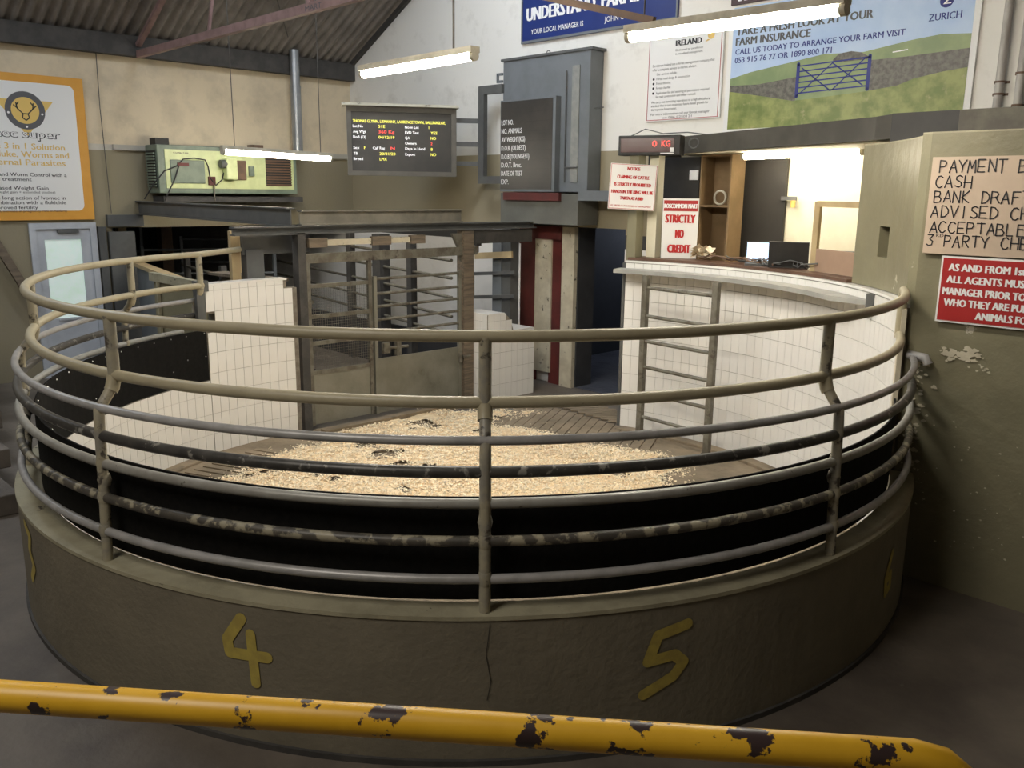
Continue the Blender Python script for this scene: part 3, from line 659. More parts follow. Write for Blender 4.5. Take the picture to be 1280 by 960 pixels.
MB().tube([(1.52, .1, 1.0), (1.66, .1, 1.0)], .008, 6).build('side_pin', M_steel, cb)
tag(MB().box(4.12, 5.50, -.42, -.05, 2.16, 2.54).build('lintel_box', mat('grey_green_render', (.15, .15, .13), (.12, .12, .105), 3, rough=.6)), 'grey boxed lintel beneath the lot number cabinet', 'lintel')
tag(MB().box(5.5, 6.75, -.42, -.0, 2.46, 2.58).build('ledge', M_steel2), 'grey ledge running right from the lintel towards the notice', 'ledge')
fr = thing('hanging_bracket', 'open grey steel frame hung left of the lot number cabinet', 'frame', (3.53, -.30, 2.66))
MB().box(0, .11, 0, .07, 0, 1.28).build('upright', M_steel, fr)
MB().box(.11, .46, 0, .07, 1.17, 1.28).build('top_bar', M_steel, fr)
MB().box(.11, .46, 0, .07, 0, .10).build('bottom_bar', M_steel, fr)

# ------------------------------------------------------------------ results monitor
mo = thing('information_display', 'black electronic lot display in a grey frame on the back wall', 'display', (3.30, -.50, 2.75), rad(57))
Wm, Hm = 1.47, .90
MB().box(-Wm, 0, 0, .16, 0, Hm).build('housing', M_steel, mo)
MB().box(-Wm, 0, -.05, 0, 0, .06).box(-Wm, 0, -.05, 0, Hm - .07, Hm).box(-Wm, -Wm + .06, -.05, 0, .06, Hm - .07).box(-.07, 0, -.05, 0, .06, Hm - .07).build('bezel', mat('brown_grey_bezel', (.16, .145, .12), (.13, .12, .10), 4, rough=.5), mo)
MB().prism([(-.12, Hm), (.16, Hm), (.16, Hm + .06), (-.04, Hm + .04)], 'x', -Wm - .06, .03).build('rain_hood', M_creamd, mo)
MB().box(-Wm + .06, -.07, -.012, -.002, .06, Hm - .07).build('screen', M_lcd, mo)
s0 = -Wm + .08; rowz = [.62, .55, .48, .41, .34, .27, .20]
_t = text
def text(ls, *a, **k): return _t([(l[0], s0 + (l[1] - s0) * .89, *l[2:4], l[4] * .89 if l[4] else None, 'l', .012) for l in ls], *a, **k)
text([('THOMAS GLYNN, LISMANNY, LAURENCETOWN, BALLINASLOE,', s0, .69, .038, 1.40, 'l', .03), ('51E', s0 + .38, .625, .038, .10, 'l', .03), ('04/12/19', s0 + .38, .485, .038, .24, 'l', .03), ('F', s0 + .16, .345, .038, None, 'l', .03), ('20/01/20', s0 + .39, .27, .038, .24, 'l', .03), ('LMX', s0 + .39, .20, .038, .11, 'l', .03), ('1', s0 + 1.14, .625, .038, None, 'l', .03), ('YES', s0 + 1.17, .555, .038, .10, 'l', .03), ('NO', s0 + 1.17, .485, .038, .08, 'l', .03), ('8', s0 + 1.17, .34, .038, None, 'l', .03), ('NO', s0 + 1.17, .27, .038, .08, 'l', .03)], M_edy, mo, 'yellow_readout', -.014)
text([('Lot No', s0, .625, .036, .15, 'l', .03), ('Avg Wgt', s0, .555, .036, .19, 'l', .03), ('DoB (O)', s0, .485, .036, .19, 'l', .03), ('Sex', s0, .345, .036, .09, 'l', .03), ('Calf Reg', s0 + .29, .345, .036, .18, 'l', .03), ('TB', s0, .27, .036, .06, 'l', .03), ('Breed', s0, .20, .036, .14, 'l', .03), ('No in Lot', s0 + .78, .625, .036, .21, 'l', .03), ('BVD Test', s0 + .78, .555, .036, .21, 'l', .03), ('QA', s0 + .78, .485, .036, .07, 'l', .03), ('Owners', s0 + .78, .415, .036, .17, 'l', .03), ('Days In Herd', s0 + .78, .345, .036, .30, 'l', .03), ('Export', s0 + .78, .27, .036, .15, 'l', .03)], M_edw, mo, 'white_readout', -.014)
text([('360 Kg', s0 + .38, .555, .04, .24, 'l', .03), ('N', s0 + .56, .345, .036, .06, 'l', .03), ('2', s0 + 1.17, .415, .036, None, 'l', .03)], M_edr, mo, 'red_readout', -.014)
text = _t
MB().bar((-.75, .15, .6), (-.12, 1.07, .6), .06, .06).build('wall_arm', M_steel, mo)
for z in (2.93, 3.19, 3.50): MB().bar((.0, .05, z - 2.75), (.36, .03, z - 2.75), .05, .06).build('arm', M_steel, mo)

# ------------------------------------------------------------------ signs on the back wall
def sign_B(name, x0, x1, z0, z1, label, m=M_signw, y=-.03, t=.025, cat='sign'):
    o = thing(name, label, cat, (x0, y, z0)); MB().box(0, x1 - x0, 0, t, 0, z1 - z0).build('board', m, o, bevel=.003); return o, x1 - x0, z1 - z0
o, w_, h_ = sign_B('banner_sign', 4.08, 6.56, 4.45, 5.25, 'blue sign reading understand farming high on the white wall', M_signb)
text([('UNDERSTAND', .10, .27, .155, 1.16, 'l', .03), ('FARMING', 1.37, .27, .155, .80, 'l', .03), ('THE', .30, .50, .155, .33, 'l', .03), ('YOUR LOCAL MANAGER IS', .18, .10, .06, .90, 'l', .012), ("JOHN O'S", 1.42, .10, .06, .36, 'l', .012)], M_letw, o, y=-.004)
MB().box(0, w_, -.012, 0, 0, .03).box(0, .02, -.012, 0, .03, h_).box(w_ - .02, w_, -.012, 0, .03, h_).build('edge_frame', M_steel2, o)
o, w_, h_ = sign_B('forestry_notice', 6.18, 7.18, 3.37, 4.42, 'white printed forestry notice with red outline left of the landscape poster')
text([('IRELAND', .38, .80, .06, .34, 'l', .03)], M_letk, o, 'heading', -.003)
text([('EUROFOREST', .14, .89, .06, .60, 'l', .03)], M_goldl, o, 'gold_heading', -.003)
MB().disc((.84, .87), .045, 14, -.004).ngon([(.80, -.004, .83), (.76, -.004, .80), (.83, -.004, .82)]).build('leaf_emblem', M_goldl, o)
body = [('Dedicated to excellence', .38, .745, .022, .36), ('in woodland management', .38, .705, .022, .36), ('Euroforest Ireland are a forest management company that', .07, .60, .026, .83), ('offer a complete service to market advisor.', .07, .555, .026, .60), ('Our services include:', .13, .505, .026, .28), ('Forest road design & construction', .13, .455, .026, .46), ('Forest thinning', .13, .405, .026, .20), ('Forest clearfell', .13, .355, .026, .20), ('Application for and securing all permissions required', .13, .30, .026, .72), ('for road construction and timber removal.', .13, .26, .026, .55), ('We carry out harvesting operations to a high silvicultural', .07, .20, .026, .80), ('standard that in turn maximises future forest growth for', .07, .16, .026, .78), ('the respective forest owner.', .07, .12, .026, .36), ('For more information call our forest manager', .07, .065, .026, .80), ('on 086 0250121', .24, .025, .026, .40)]
text([(a, b, c, d, e_, 'l', .0) for a, b, c, d, e_ in body], M_letg, o, 'small_print', -.003)
mb = MB()
for z in (.467, .417, .367, .312): mb.disc((.09, z), .014, 10, -.003)
mb.build('bullets', M_letk, o)
MB().box(.01, w_ - .015, -.003, 0, .012, .018).box(.01, .016, -.003, 0, .012, h_).box(w_ - .03, w_ - .024, -.003, 0, .012, h_).build('red_outline', M_signred, o)
# landscape insurance poster
o, w_, h_ = sign_B('landscape_poster', 7.235, 9.75, 3.19, 4.47, 'wide farm insurance poster with a blue gate and stone walls in green fields', M_signw)
M_psky = mat('printed_pale_sky', (.40, .55, .80), (.52, .65, .86), 1.2, rough=.4)
M_pfield = mat('printed_far_fields', (.20, .27, .12), (.27, .34, .15), 3, rough=.4)
M_pgrass = mat('printed_grass', (.16, .21, .05), (.30, .33, .10), 6, rough=.4, c3=(.38, .36, .16), s3=9, t3=.6, w3=.1)
M_pstone = mat('printed_stone_wall', (.085, .08, .065), (.16, .15, .125), 22, rough=.4)
f = .055; Wp = w_ - f
MB().quad((f, -.002, .05), (Wp, -.002, .05), (Wp, -.002, h_), (f, -.002, h_)).build('printed_sky', M_psky, o)
def ply(pts, m, nm, y): MB().ngon([(a, y, b) for a, b in pts]).build(nm, m, o, fix=False)
ply([(f, .05), (Wp, .05), (Wp, .76), (2.2, .78), (1.95, .76), (1.5, .70), (1.1, .72), (.7, .67), (.3, .62), (f, .57)], M_pfield, 'printed_fields', -.0025)
ply([(1.20, .66), (1.26, .71), (1.38, .72), (1.48, .70), (1.55, .66), (1.55, .63), (1.2, .63)], M_pstone, 'printed_copse', -.0028)
ply([(1.78, .665), (1.92, .675), (1.92, .685), (1.78, .675)], M_letw, 'printed_farmhouse', -.0029)
ply([(f, .50), (.4, .49), (.83, .53), (.83, .28), (.5, .32), (f, .40)], M_pstone, 'printed_stone_wall', -.003)
ply([(1.58, .62), (1.9, .62), (2.2, .63), (Wp, .64), (Wp, .42), (2.1, .42), (1.8, .36), (1.58, .32)], M_pstone, 'printed_stone_wall', -.003)
ply([(f, .05), (Wp, .05), (Wp, .48), (2.25, .46), (2.0, .42), (1.85, .37), (1.55, .34), (1.2, .32), (.8, .30), (.5, .36), (f, .44)], M_pgrass, 'printed_grass', -.0032)
mb = MB(); bl_ = lambda a, b, t: strokes(mb, [a, b], t, lambda u, z: (u, -.004, z))
bl_((.84, .34), (.84, .65), .035); bl_((1.57, .36), (1.57, .66), .035)
for k in range(6): z = .37 + .052 * k; bl_((.86, z - .0), (1.55, z + .02), .013)
for a, b in (((.88, .37), (1.2, .63)), ((1.2, .37), (.88, .61)), ((1.22, .38), (1.53, .65)), ((1.2, .63), (1.52, .40))): bl_(a, b, .012)
mb.build('printed_gate', M_letblue, o, fix=False)
text([('TAKE A FRESH LOOK AT YOUR', .10, 1.0, .075, 1.46, 'l', .025), ('FARM INSURANCE', .10, .90, .075, .84, 'l', .025)], M_letg, o, 'heading', -.005)
text([('CALL US TODAY TO ARRANGE YOUR FARM VISIT', .10, .81, .055, 1.78, 'l', .02), ('053 915 76 77 OR 1890 800 171', .10, .725, .055, 1.08, 'l', .02)], M_letblue, o, 'blue_heading', -.005)
text([('ZURICH', 2.08, .90, .06, .28, 'l', .02)], M_letblue, o, 'logo_name', -.005)
MB().disc((2.22, 1.06), .06, 24, -.004).build('logo_disc', M_letblue, o)
text([('Z', 2.225, 1.03, .06, .06, 'c', .03)], M_letw, o, 'logo_letter', -.006)
o, w_, h_ = sign_B('name_board', 7.24, 8.7, 4.50, 4.95, 'dark name board cut off above the landscape poster', mat('dark_maroon_board', (.06, .03, .03), rough=.5))
text([('ROSENBERG', .10, .03, .14, .95, 'l', .03)], M_letw, o, y=-.004)
# wall pipes
for x, r_ in ((9.98, .035), (10.14, .035), (10.24, .03)):
    t = thing('wall_pipe', {9.98: 'leftmost grey vertical pipe on the wall right of the landscape poster', 10.14: 'middle grey vertical pipe on the wall right of the landscape poster', 10.24: 'rightmost grey vertical pipe on the wall right of the landscape poster'}[x], 'pipe')
    MB().tube([(x, -.06, 3.1), (x, -.06, 5.2)], r_, 10).build('pipe', M_pipe, t)
    for z in (3.42, 3.52) if x != 10.14 else (3.32, 3.58): MB().tube([(x, -.06, z - .008), (x, -.06, z + .008)], r_ + .01, 10).box(x - .06, x + .06, -.02, -.0, z - .01, z + .01).build('clip', M_brown, t)

# ------------------------------------------------------------------ poster on left wall
ps = thing('livestock_poster', 'orange bordered white poster with round emblem above the white door', 'poster', (.05, -5.75, 2.12), PI / 2)
PW_, PH = 1.52, 1.83
MB().box(0, PW_, 0, .03, 0, PH).build('board', M_gold, ps)
pts = []
for cx_, cz_, a0 in ((PW_ - .20, PH - .18, 0), (.20, PH - .18, 90), (.20, .20, 180), (PW_ - .20, .20, 270)):
    pts += [(cx_ + .08 * math.cos(rad(a0 + t * 15)), -.003, cz_ + .08 * math.sin(rad(a0 + t * 15))) for t in range(7)]
MB().ngon(pts).build('white_field', M_signw, ps, fix=False)
ec = (.79, 1.38)
MB().ngon([(ec[0] - .34, -.004, ec[1] + .13), (ec[0] + .34, -.004, ec[1] + .13), (ec[0], -.004, ec[1] - .32)][::-1]).build('gold_triangle', M_goldl, ps, fix=False)
MB().disc(ec, .235, 32, -.005).build('emblem_ring', M_letg, ps)
MB().disc(ec, .165, 32, -.006).build('emblem_disc', M_goldl, ps)
mb = MB(); q = lambda u, z: (ec[0] + u, -.007, ec[1] + z)
for path in ([(-.04, -.09), (0, -.12), (.04, -.09), (.03, -.04), (-.03, -.04), (-.04, -.09)], [(-.03, -.04), (-.09, .02), (-.10, .09)], [(-.085, .02), (-.13, .06)], [(.03, -.04), (.09, .02), (.10, .09)], [(.085, .02), (.13, .06)], [(-.1, .06), (-.07, .1)], [(.1, .06), (.07, .1)]): strokes(mb, path, .014, q)
mb.build('emblem_deer_head', M_letk, ps, fix=False)
mb = MB()
for a in (-10, -90, 190): mb.disc((ec[0] + .20 * math.cos(rad(a)), ec[1] + .20 * math.sin(rad(a))), .014, 10, -.0065)
mb.build('emblem_dots', M_letw, ps)
_t = text
def text(ls, *a, **k): return _t([(l[0], l[1] - .07, *l[2:]) for l in ls], *a, **k)
text([('ivomec super', .18, 1.04, .11, 1.06, 'l', .035)], M_letk, ps, 'logo_name', -.005)
text([('ivomec super', .187, 1.047, .098, 1.046, 'l', .008)], M_signw, ps, 'logo_name_inner', -.0065)
text([('The 3 in 1 Solution', .34, .90, .075, .95, 'l', .02), ('for Fluke, Worms and', .27, .80, .075, 1.06, 'l', .02), ('External Parasites', .30, .70, .075, .98, 'l', .02)], M_goldl, ps, 'gold_heading', -.005)
text([('Fluke and Worm Control with a', .30, .56, .045, .98, 'l', .015), ('single treatment', .30, .50, .045, .55, 'l', .015), ('Increased Weight Gain', .30, .39, .045, .74, 'l', .015), ('(13% weight gain + extended studies)', .30, .345, .03, .82, 'l', 0), ('The long action of Ivomec in', .34, .265, .045, .90, 'l', .015), ('combination with a flukicide', .34, .205, .045, .90, 'l', .015)], M_letk, ps, 'heading', -.005)
text([('Improved fertility', .34, .125 + .02, .042, .55, 'l', .015), ('(44% increase in pregnancy rate in heifers)', .36, .125 - .02, .028, .88, 'l', 0)], M_letk, ps, 'lettering', -.005)

text = _t
# ------------------------------------------------------------------ heater on left wall
ht = thing('gas_heater', 'long pale green warm air heater cabinet mounted on the left wall', 'heater', (.45, -3.47, 2.48), PI / 2)
HW, HH = 2.15, .66
MB().box(0, HW, 0, .40, 0, HH).build('cabinet', M_heatd, ht, bevel=.01)
MB().box(.10, HW - .06, -.012, .0, .07, HH - .06).build('front_panel', M_heat, ht)
MB().box(.16, .66, -.03, -.01, .14, .46).build('access_cover', M_heatd, ht, bevel=.02)
MB().box(.93, 1.10, -.16, -.01, .20, .50).build('pump_housing', M_heat, ht, bevel=.02)
MB().tube([(.86, -.10, .42), (.97, -.10, .42)], .06, 12).build('motor', M_steel, ht)
MB().box(1.12, 1.30, -.03, -.01, .20, .48).build('control_plate', M_brown, ht, bevel=.01)
MB().tube([(1.38, -.02, .26), (1.38, -.02, .40)], .045, 12).build('sight_glass', M_heatd, ht)
gr = MB().box(1.62, 2.04, -.02, -.01, .12, .56).build('grille', M_black, ht)
for k in range(11): MB().box(1.62, 2.04, -.035, -.015, .13 + .039 * k, .15 + .039 * k).build('louvre', M_brown, gr)
sl = MB().box(-.012, -.002, .06, .34, .08, .58).build('side_grille', M_black, ht)
for k in range(12): MB().box(-.03, -.008, .06, .34, .09 + .04 * k, .112 + .04 * k).build('louvre', M_heatd, sl)
text([('COMBATAIR', .22, .545, .02, .22, 'l', .02)], M_letk, ht, 'maker_plate', -.014)
MB().tube([(.28, -.04, .40), (.34, -.05, .47), (.5, -.05, .49), (.66, -.05, .47), (.70, -.05, .38), (.72, -.05, .22), (.80, -.05, .12), (.9, -.05, .2), (.93, -.05, .3)], .009, 6).tube([(.28, -.04, .38), (.2, -.06, .2), (.1, -.06, .02), (.05, -.03, -.1)], .009, 6).tube([(.26, -.04, .38), (.05, -.08, .3), (-.1, -.05, .12), (-.18, .1, -.08)], .009, 6).build('cable', M_black, ht)
MB().box(.26, .42, -.05, -.03, .38, .42).box(.70, .80, -.05, -.02, .12, .24).build('valve', M_red, ht)
MB().tube([(.78, -.03, .12), (.78, -.03, -.12)], .012, 6).build('drain_pipe', M_rust, ht)
MB().box(.03, .22, .1, .3, HH, HH + .09).build('hanger', M_black, ht); MB().box(1.5, 1.66, .1, .3, HH, HH + .06).build('hanger', M_brown, ht)
tag(MB().box(.02, .40, -3.4, -1.2, 2.36, 2.44).build('heater_bracket', M_timber_dk), 'dark timber bracket under the green heater', 'bracket')
tag(MB().box(.0, .05, -3.9, .0, 3.06, 3.13).build('wall_batten', mat('pale_batten', (.42, .40, .35), rough=.7)), 'pale batten running along the left wall above the heater', 'batten')
fl = thing('flue_pipe', 'round zinc flue pipe rising from the heater to the roof', 'pipe')
MB().tube([(.26, -1.17, 3.12), (.26, -1.17, 4.1)], .08, 16).tube([(.26, -1.17, 4.1), (.26, -1.17, 4.64)], .074, 16).build('pipe', M_zinc, fl)
MB().tube([(.26, -1.17, 4.08), (.26, -1.17, 4.12)], .085, 16).build('joint', M_zinc, fl)
tag(MB().tube([(.04, -4.02, 4.3), (.04, -4.03, 3.6), (.04, -4.0, 2.2)], .006, 6).build('wall_cable', M_chain), 'thin black cable running down the left wall right of the poster', 'cable')

# ------------------------------------------------------------------ fluorescent fittings
def fitting(name, a, b, label, wires, tube=None, rr=.034):
    a = Vector(a); b = Vector(b); d = (b - a).normalized(); t = thing(name, label, 'light')
    MB().bar(a + Vector((0, 0, .045)), b + Vector((0, 0, .045)), .09, .045).build('housing', M_fit, t)
    MB().tube([a + d * .03, b - d * .03], rr, 14).build('diffuser', tube or M_tube, t)
    for p, q in ((a, a + d * .035), (b - d * .035, b)): MB().tube([p, q], rr + .003, 14).build('end_cap', M_fit, t)
    for p, q, r_ in wires: MB().tube([p, q], r_, 6).build('hanging_chain', M_chain, t)
    return t
fitting('fluorescent_light', (2.0, -3.28, 3.02), (2.05, -1.70, 2.98), 'lit fluorescent batten hanging in front of the green heater', [((2.0, -3.1, 3.08), (2.0, -3.1, 5.5), .006), ((2.05, -1.87, 3.04), (2.05, -1.87, 5.5), .006)], M_tubed, .046)
fitting('fluorescent_light', (6.12, -3.95, 3.53), (7.6, -3.95, 3.54), 'lit fluorescent batten hanging by a chain left of the blue sign', [((7.35, -3.95, 3.6), (7.35, -3.95, 8.2), .009)])
fitting('fluorescent_light', (8.92, -3.80, 3.54), (10.4, -3.80, 3.52), 'lit fluorescent batten hanging in front of the landscape poster', [((9.05, -3.8, 3.6), (9.05, -3.8, 7.9), .005), ((10.25, -3.8, 3.6), (10.25, -3.8, 7.4), .005)])
fitting('fluorescent_light', (7.82, -.55, 2.93), (9.1, -.60, 2.95), 'lit fluorescent batten under the rostrum ceiling', [((8.5, -.58, 2.96), (8.5, -.58, 2.975), .01)], M_tubed)
fitting('fluorescent_light', (6.9, -4.5, 4.9), (8.4, -4.5, 4.9), 'added unseen fluorescent batten brightening the ring from above the frame', [((7.0, -4.5, 4.95), (7.0, -4.5, 8.1), .006), ((8.3, -4.5, 4.95), (8.3, -4.5, 8.2), .006)], rr=.042)  # unseen batten, added to brighten the ring floor and tiles
tag(MB().bar((7.0, -3.8, 4.22), (9.13, -3.8, 3.615), .03, .045).build('support_bar', M_brown), 'sloping brown steel bar in front of the blue sign', 'bar')

# ------------------------------------------------------------------ roof truss
tr = thing('roof_truss', 'pinkish red oxide painted steel roof truss above the ring', 'truss')
ty = -3.5
MB().box(.16, 16, ty - .035, ty + .035, 4.285, 4.375).build('bottom_chord', M_pink, tr)
MB().bar((0.17, ty, roofz(.17) - .19), (8, ty, roofz(8) - .19), .07, .05).bar((8, ty, roofz(8) - .2), (16, ty, roofz(8.01) - .2 - 4.1), .07, .09).build('top_chord', M_pink, tr)
for x0, x1 in ((2.3, 2.85), (4.55, 4.35), (4.62, 4.95), (6.4, 6.0), (6.5, 7.6)):
    z1 = roofz(x1) - .25; MB().bar((x0, ty, 4.35), (x1, ty, z1), .03, .035).build('web', M_pink, tr)
MB().tube([(3.4, -3.5, 5.6), (.35, -1.3, 4.75)], .008, 6).build('tie_wire', M_chain, tr)
text([('MART', 4.55, 4.30, .05, .3, 'l', .02)], M_letg, tr, 'stencil', ty - .036)

# ------------------------------------------------------------------ payment wall
pw = MB()
outer = [R(3.09, a)[:2] for a in range(54, 26, -3)] + [(10.40, -2.62), (10.47, -2.655), (17, -2.66)]
inner = [(17, -2.42), (10.75, -2.42)] + [R(3.3, a)[:2] for a in range(29, 55, 3)]
pw.prism(outer + inner, 'z', 0, 2.94)
pwo = pw.build('payment_wall', M_pay)
# lower part stays behind the tile wall, slot cut
bpy.data.objects.remove(pwo)
pyw = thing('payment_wall', 'olive painted wall with curved corner carrying the payment notices', 'wall')
up_ = outer + inner
MB().prism(up_, 'z', 2.33, 2.94).build('upper_part', M_pay, pyw)
slot = lambda a: 43.2 < a < 47
o1 = [R(3.09, a)[:2] for a in (54, 51, 47)] ; i1 = [R(3.3, a)[:2] for a in (47, 51, 54)]
MB().prism(o1 + i1, 'z', 1.86, 2.33).build('left_part', M_pay, pyw)
MB().prism([R(3.2, a)[:2] for a in (47, 43.6)] + [R(3.3, a)[:2] for a in (43.6, 47)], 'z', 2.10, 2.33).build('slot_back', M_dkpanel, pyw)
MB().prism([R(3.09, a)[:2] for a in (47, 45, 43.6)] + [R(3.3, a)[:2] for a in (43.6, 45, 47)], 'z', 1.86, 2.10).build('slot_sill', M_pay, pyw)
MB().prism([R(3.09, a)[:2] for a in (43.6, 40, 36, 32, 28)] + [(10.40, -2.62), (10.47, -2.655), (17, -2.66), (17, -2.42), (10.75, -2.42)] + [R(3.3, a)[:2] for a in (29, 32, 36, 40, 43.6)], 'z', 1.86, 2.33).build('middle_part', M_pay, pyw)
MB().prism([(10.42, -2.62), (10.47, -2.655), (17, -2.66), (17, -2.42), (10.60, -2.42)], 'z', 0, 1.86).build('lower_part', M_pay, pyw)
MB().prism(up_, 'z', 2.94, 2.95).build('capping', M_cap, pyw)
# peeled patches of paint
random.seed(21); pm = MB()
def patch(cx_, cz_, r_):
    n_ = 11; pm.add([(cx_ + r_ * random.uniform(.45, 1.2) * math.cos(2 * PI * k / n_) * 1.3, -2.6635 - random.uniform(0, .001), cz_ + r_ * random.uniform(.45, 1.2) * math.sin(2 * PI * k / n_) * .8) for k in range(n_)], [tuple(range(n_))])
for k in range(46): patch(random.gauss(10.80, .075), random.gauss(1.575, .022), random.uniform(.006, .024))
for k in range(12): patch(random.gauss(10.93, .04), random.gauss(1.50, .02), random.uniform(.004, .010))
for k in range(60): patch(random.gauss(10.56, .04), random.uniform(.75, 1.5), random.uniform(.004, .022))
for k in range(70): patch(random.uniform(10.5, 11.3), random.uniform(.25, 1.2), random.uniform(.002, .008))
o = pm.build('peeled_plaster', M_creamd, pyw, fix=False); o['kind'] = 'stuff'
# payment notices
o = thing('payment_notice', 'cream board hand lettered with accepted payment methods on the olive wall', 'sign', (10.50, -2.685, 2.20))
MB().box(0, 1.15, 0, .02, 0, .595).build('board', M_payboard, o)
GL = {'A': [[(0, 0), (.5, 1), (1, 0)], [(.2, .38), (.82, .38)]], 'B': [[(0, 0), (0, 1), (.7, .95), (.8, .75), (.65, .55), (0, .5)], [(.65, .52), (.95, .3), (.8, .05), (0, 0)]], 'C': [[(.95, .85), (.65, 1), (.3, .95), (.03, .6), (.05, .3), (.35, .02), (.7, 0), (.95, .15)]], 'D': [[(0, 0), (0, 1), (.5, .95), (.9, .65), (.9, .35), (.5, .05), (0, 0)]], 'E': [[(.9, 1), (0, 1), (0, 0), (.9, 0)], [(0, .52), (.7, .52)]], 'F': [[(.9, 1), (0, 1), (0, 0)], [(0, .52), (.7, .52)]], 'H': [[(0, 0), (0, 1)], [(1, 0), (1, 1)], [(0, .5), (1, .5)]], 'I': [[(.5, 0), (.5, 1)]], 'K': [[(0, 0), (0, 1)], [(.9, 1), (0, .45), (.95, 0)]], 'L': [[(0, 1), (0, 0), (.8, 0)]], 'M': [[(0, 0), (.12, 1), (.5, .35), (.88, 1), (1, 0)]], 'N': [[(0, 0), (0, 1), (.9, 0), (.9, 1)]], 'O': [[(.5, 1), (.1, .8), (0, .5), (.1, .2), (.5, 0), (.9, .2), (1, .5), (.9, .8), (.5, 1)]], 'P': [[(0, 0), (0, 1), (.7, .95), (.85, .75), (.65, .5), (0, .45)]], 'Q': [[(.5, 1), (.1, .8), (0, .5), (.1, .2), (.5, 0), (.9, .2), (1, .5), (.9, .8), (.5, 1)], [(.6, .3), (1, -.1)]], 'R': [[(0, 0), (0, 1), (.7, .95), (.85, .75), (.65, .52), (0, .47)], [(.4, .5), (.95, 0)]], 'S': [[(.9, .88), (.55, 1), (.15, .88), (.15, .65), (.8, .4), (.88, .15), (.5, 0), (.05, .12)]], 'T': [[(0, 1), (1, 1)], [(.5, 1), (.5, 0)]], 'U': [[(0, 1), (.05, .2), (.45, 0), (.85, .2), (.9, 1)]], 'V': [[(0, 1), (.5, 0), (1, 1)]], 'Y': [[(0, 1), (.5, .5), (1, 1)], [(.5, .5), (.45, 0)]], '3': [[(.1, 1), (.9, 1), (.4, .6), (.85, .4), (.75, .08), (.3, 0), (0, .12)]]}
def handwrite(lines, m, parent, wd):
    random.seed(11); mb = MB()
    for s_, x, z, h, w_ in lines:
        cell = w_ / len(s_)
        for k, chh in enumerate(s_):
            if chh == ' ' or chh not in GL: continue
            for st_ in GL[chh]:
                jx, jz = random.uniform(-.003, .003), random.uniform(-.004, .004)
                strokes(mb, [(x + cell * (k + .78 * u) + jx, z + h * v_ + jz) for u, v_ in st_], wd, lambda u, v_: (u, -.003, v_))
    mb.build('hand_lettering', m, parent, fix=False)
hand = [('PAYMENT BY', .05, .500, .073, .56), ('CASH', .035, .408, .07, .225), ('BANK DRAFT', .035, .318, .07, .56), ('ADVISED CHEQUE', .03, .226, .07, .80), ('ACCEPTABLE', .03, .130, .068, .56), ('3 PARTY CHEQUE', .018, .048, .068, .76)]
handwrite(hand, M_letk, o, .0075); text([('RD', .075, .105, .018, .045, 'l', 0)], M_letk, o, y=-.003)
o = thing('agents_notice', 'red notice in white capitals for agents below the payment board', 'sign', (10.625, -2.685, 1.775))
MB().box(0, .80, 0, .02, 0, .415).build('board', M_signw, o)
MB().box(.012, .788, -.003, .0, .012, .403).build('red_print', M_signred, o)
text([('AS AND FROM 1st OCTOBER', .05, .325, .045, .70, 'l', .03), ('ALL AGENTS MUST INFORM', .045, .250, .045, .70, 'l', .03), ('MANAGER PRIOR TO EACH SALE', .03, .175, .045, .74, 'l', .03), ('WHO THEY ARE PURCHASING', .045, .105, .045, .70, 'l', .03), ('ANIMALS FOR', .40, .035, .045, .32, 'c', .03)], M_letw, o, y=-.005)

# ------------------------------------------------------------------ rostrum (cashier's box above the tiled wall)
ro = thing('rostrum_roof', 'dark grey fascia and flat roof over the rostrum opening', 'roof')
fp = [(6.9, -.02), (6.9, -.42), (9.62, -1.58), (9.80, -1.72), (9.80, -.02)]
MB().prism(fp, 'z', 2.98, 3.155).build('fascia', mat('dark_grey_fascia', (.075, .07, .06), (.055, .052, .045), 3, rough=.5), ro)
MB().box(9.80, 10.28, -1.72, -.02, 2.80, 3.16).build('black_end', M_black, ro)
MB().box(10.28, 17, -1.72, -.02, 3.0, 3.16).box(10.28, 17, -1.70, -.02, 2.7, 3.0).build('concrete_band', mat('dull_concrete', (.16, .15, .12), (.11, .10, .085), 4, rough=.8), ro)
sl_ = tag(MB().sector(3.06, 3.36, 54.5, 106.3, 1.857, 1.885, cx=CX, cy=CY).build('wooden_counter', M_sill), 'brown wooden counter curving along the top of the rostrum front', 'counter')
struct(MB().box(7.42, 9.95, -.06, -.01, 1.3, 2.98).build('wall_rostrum_back', M_cream))
struct(MB().box(9.88, 9.95, -1.5, -.06, 1.3, 2.98).build('wall_rostrum_side', M_cream))
MB().prism([(6.9, -.05), (6.95, -.42), (9.6, -1.5), (9.88, -1.5), (9.88, -.05)], 'z', 2.965, 2.978).build('ceiling_rostrum', M_cream)['kind'] = 'structure'
MB().prism([(6.9, -.05), (6.9, -.85), (7.7, -.82), (9.0, -1.05), (9.5, -1.3), (9.88, -1.3), (9.88, -.05)], 'z', 1.25, 1.3).build('floor_rostrum', M_wood)['kind'] = 'structure'
tag(MB().box(6.79, 6.91, -1.06, -.94, 1.80, 2.98).build('olive_post', M_pay), 'olive painted square post at the left end of the rostrum', 'post')
tag(MB().box(6.66, 6.70, -.5, -.02, 1.6, 3.0).box(6.62, 6.74, -.52, -.46, 2.6, 3.0).build('black_board', M_black), 'black sheet filling the dark gap between the olive and cream posts', 'panel')  # dark sheet standing in for the black gap between the two posts
tag(MB().box(6.93, 7.05, -.90, -.80, 1.885, 2.98).build('cream_post', M_cream), 'cream timber post beside the no credit notice', 'post')
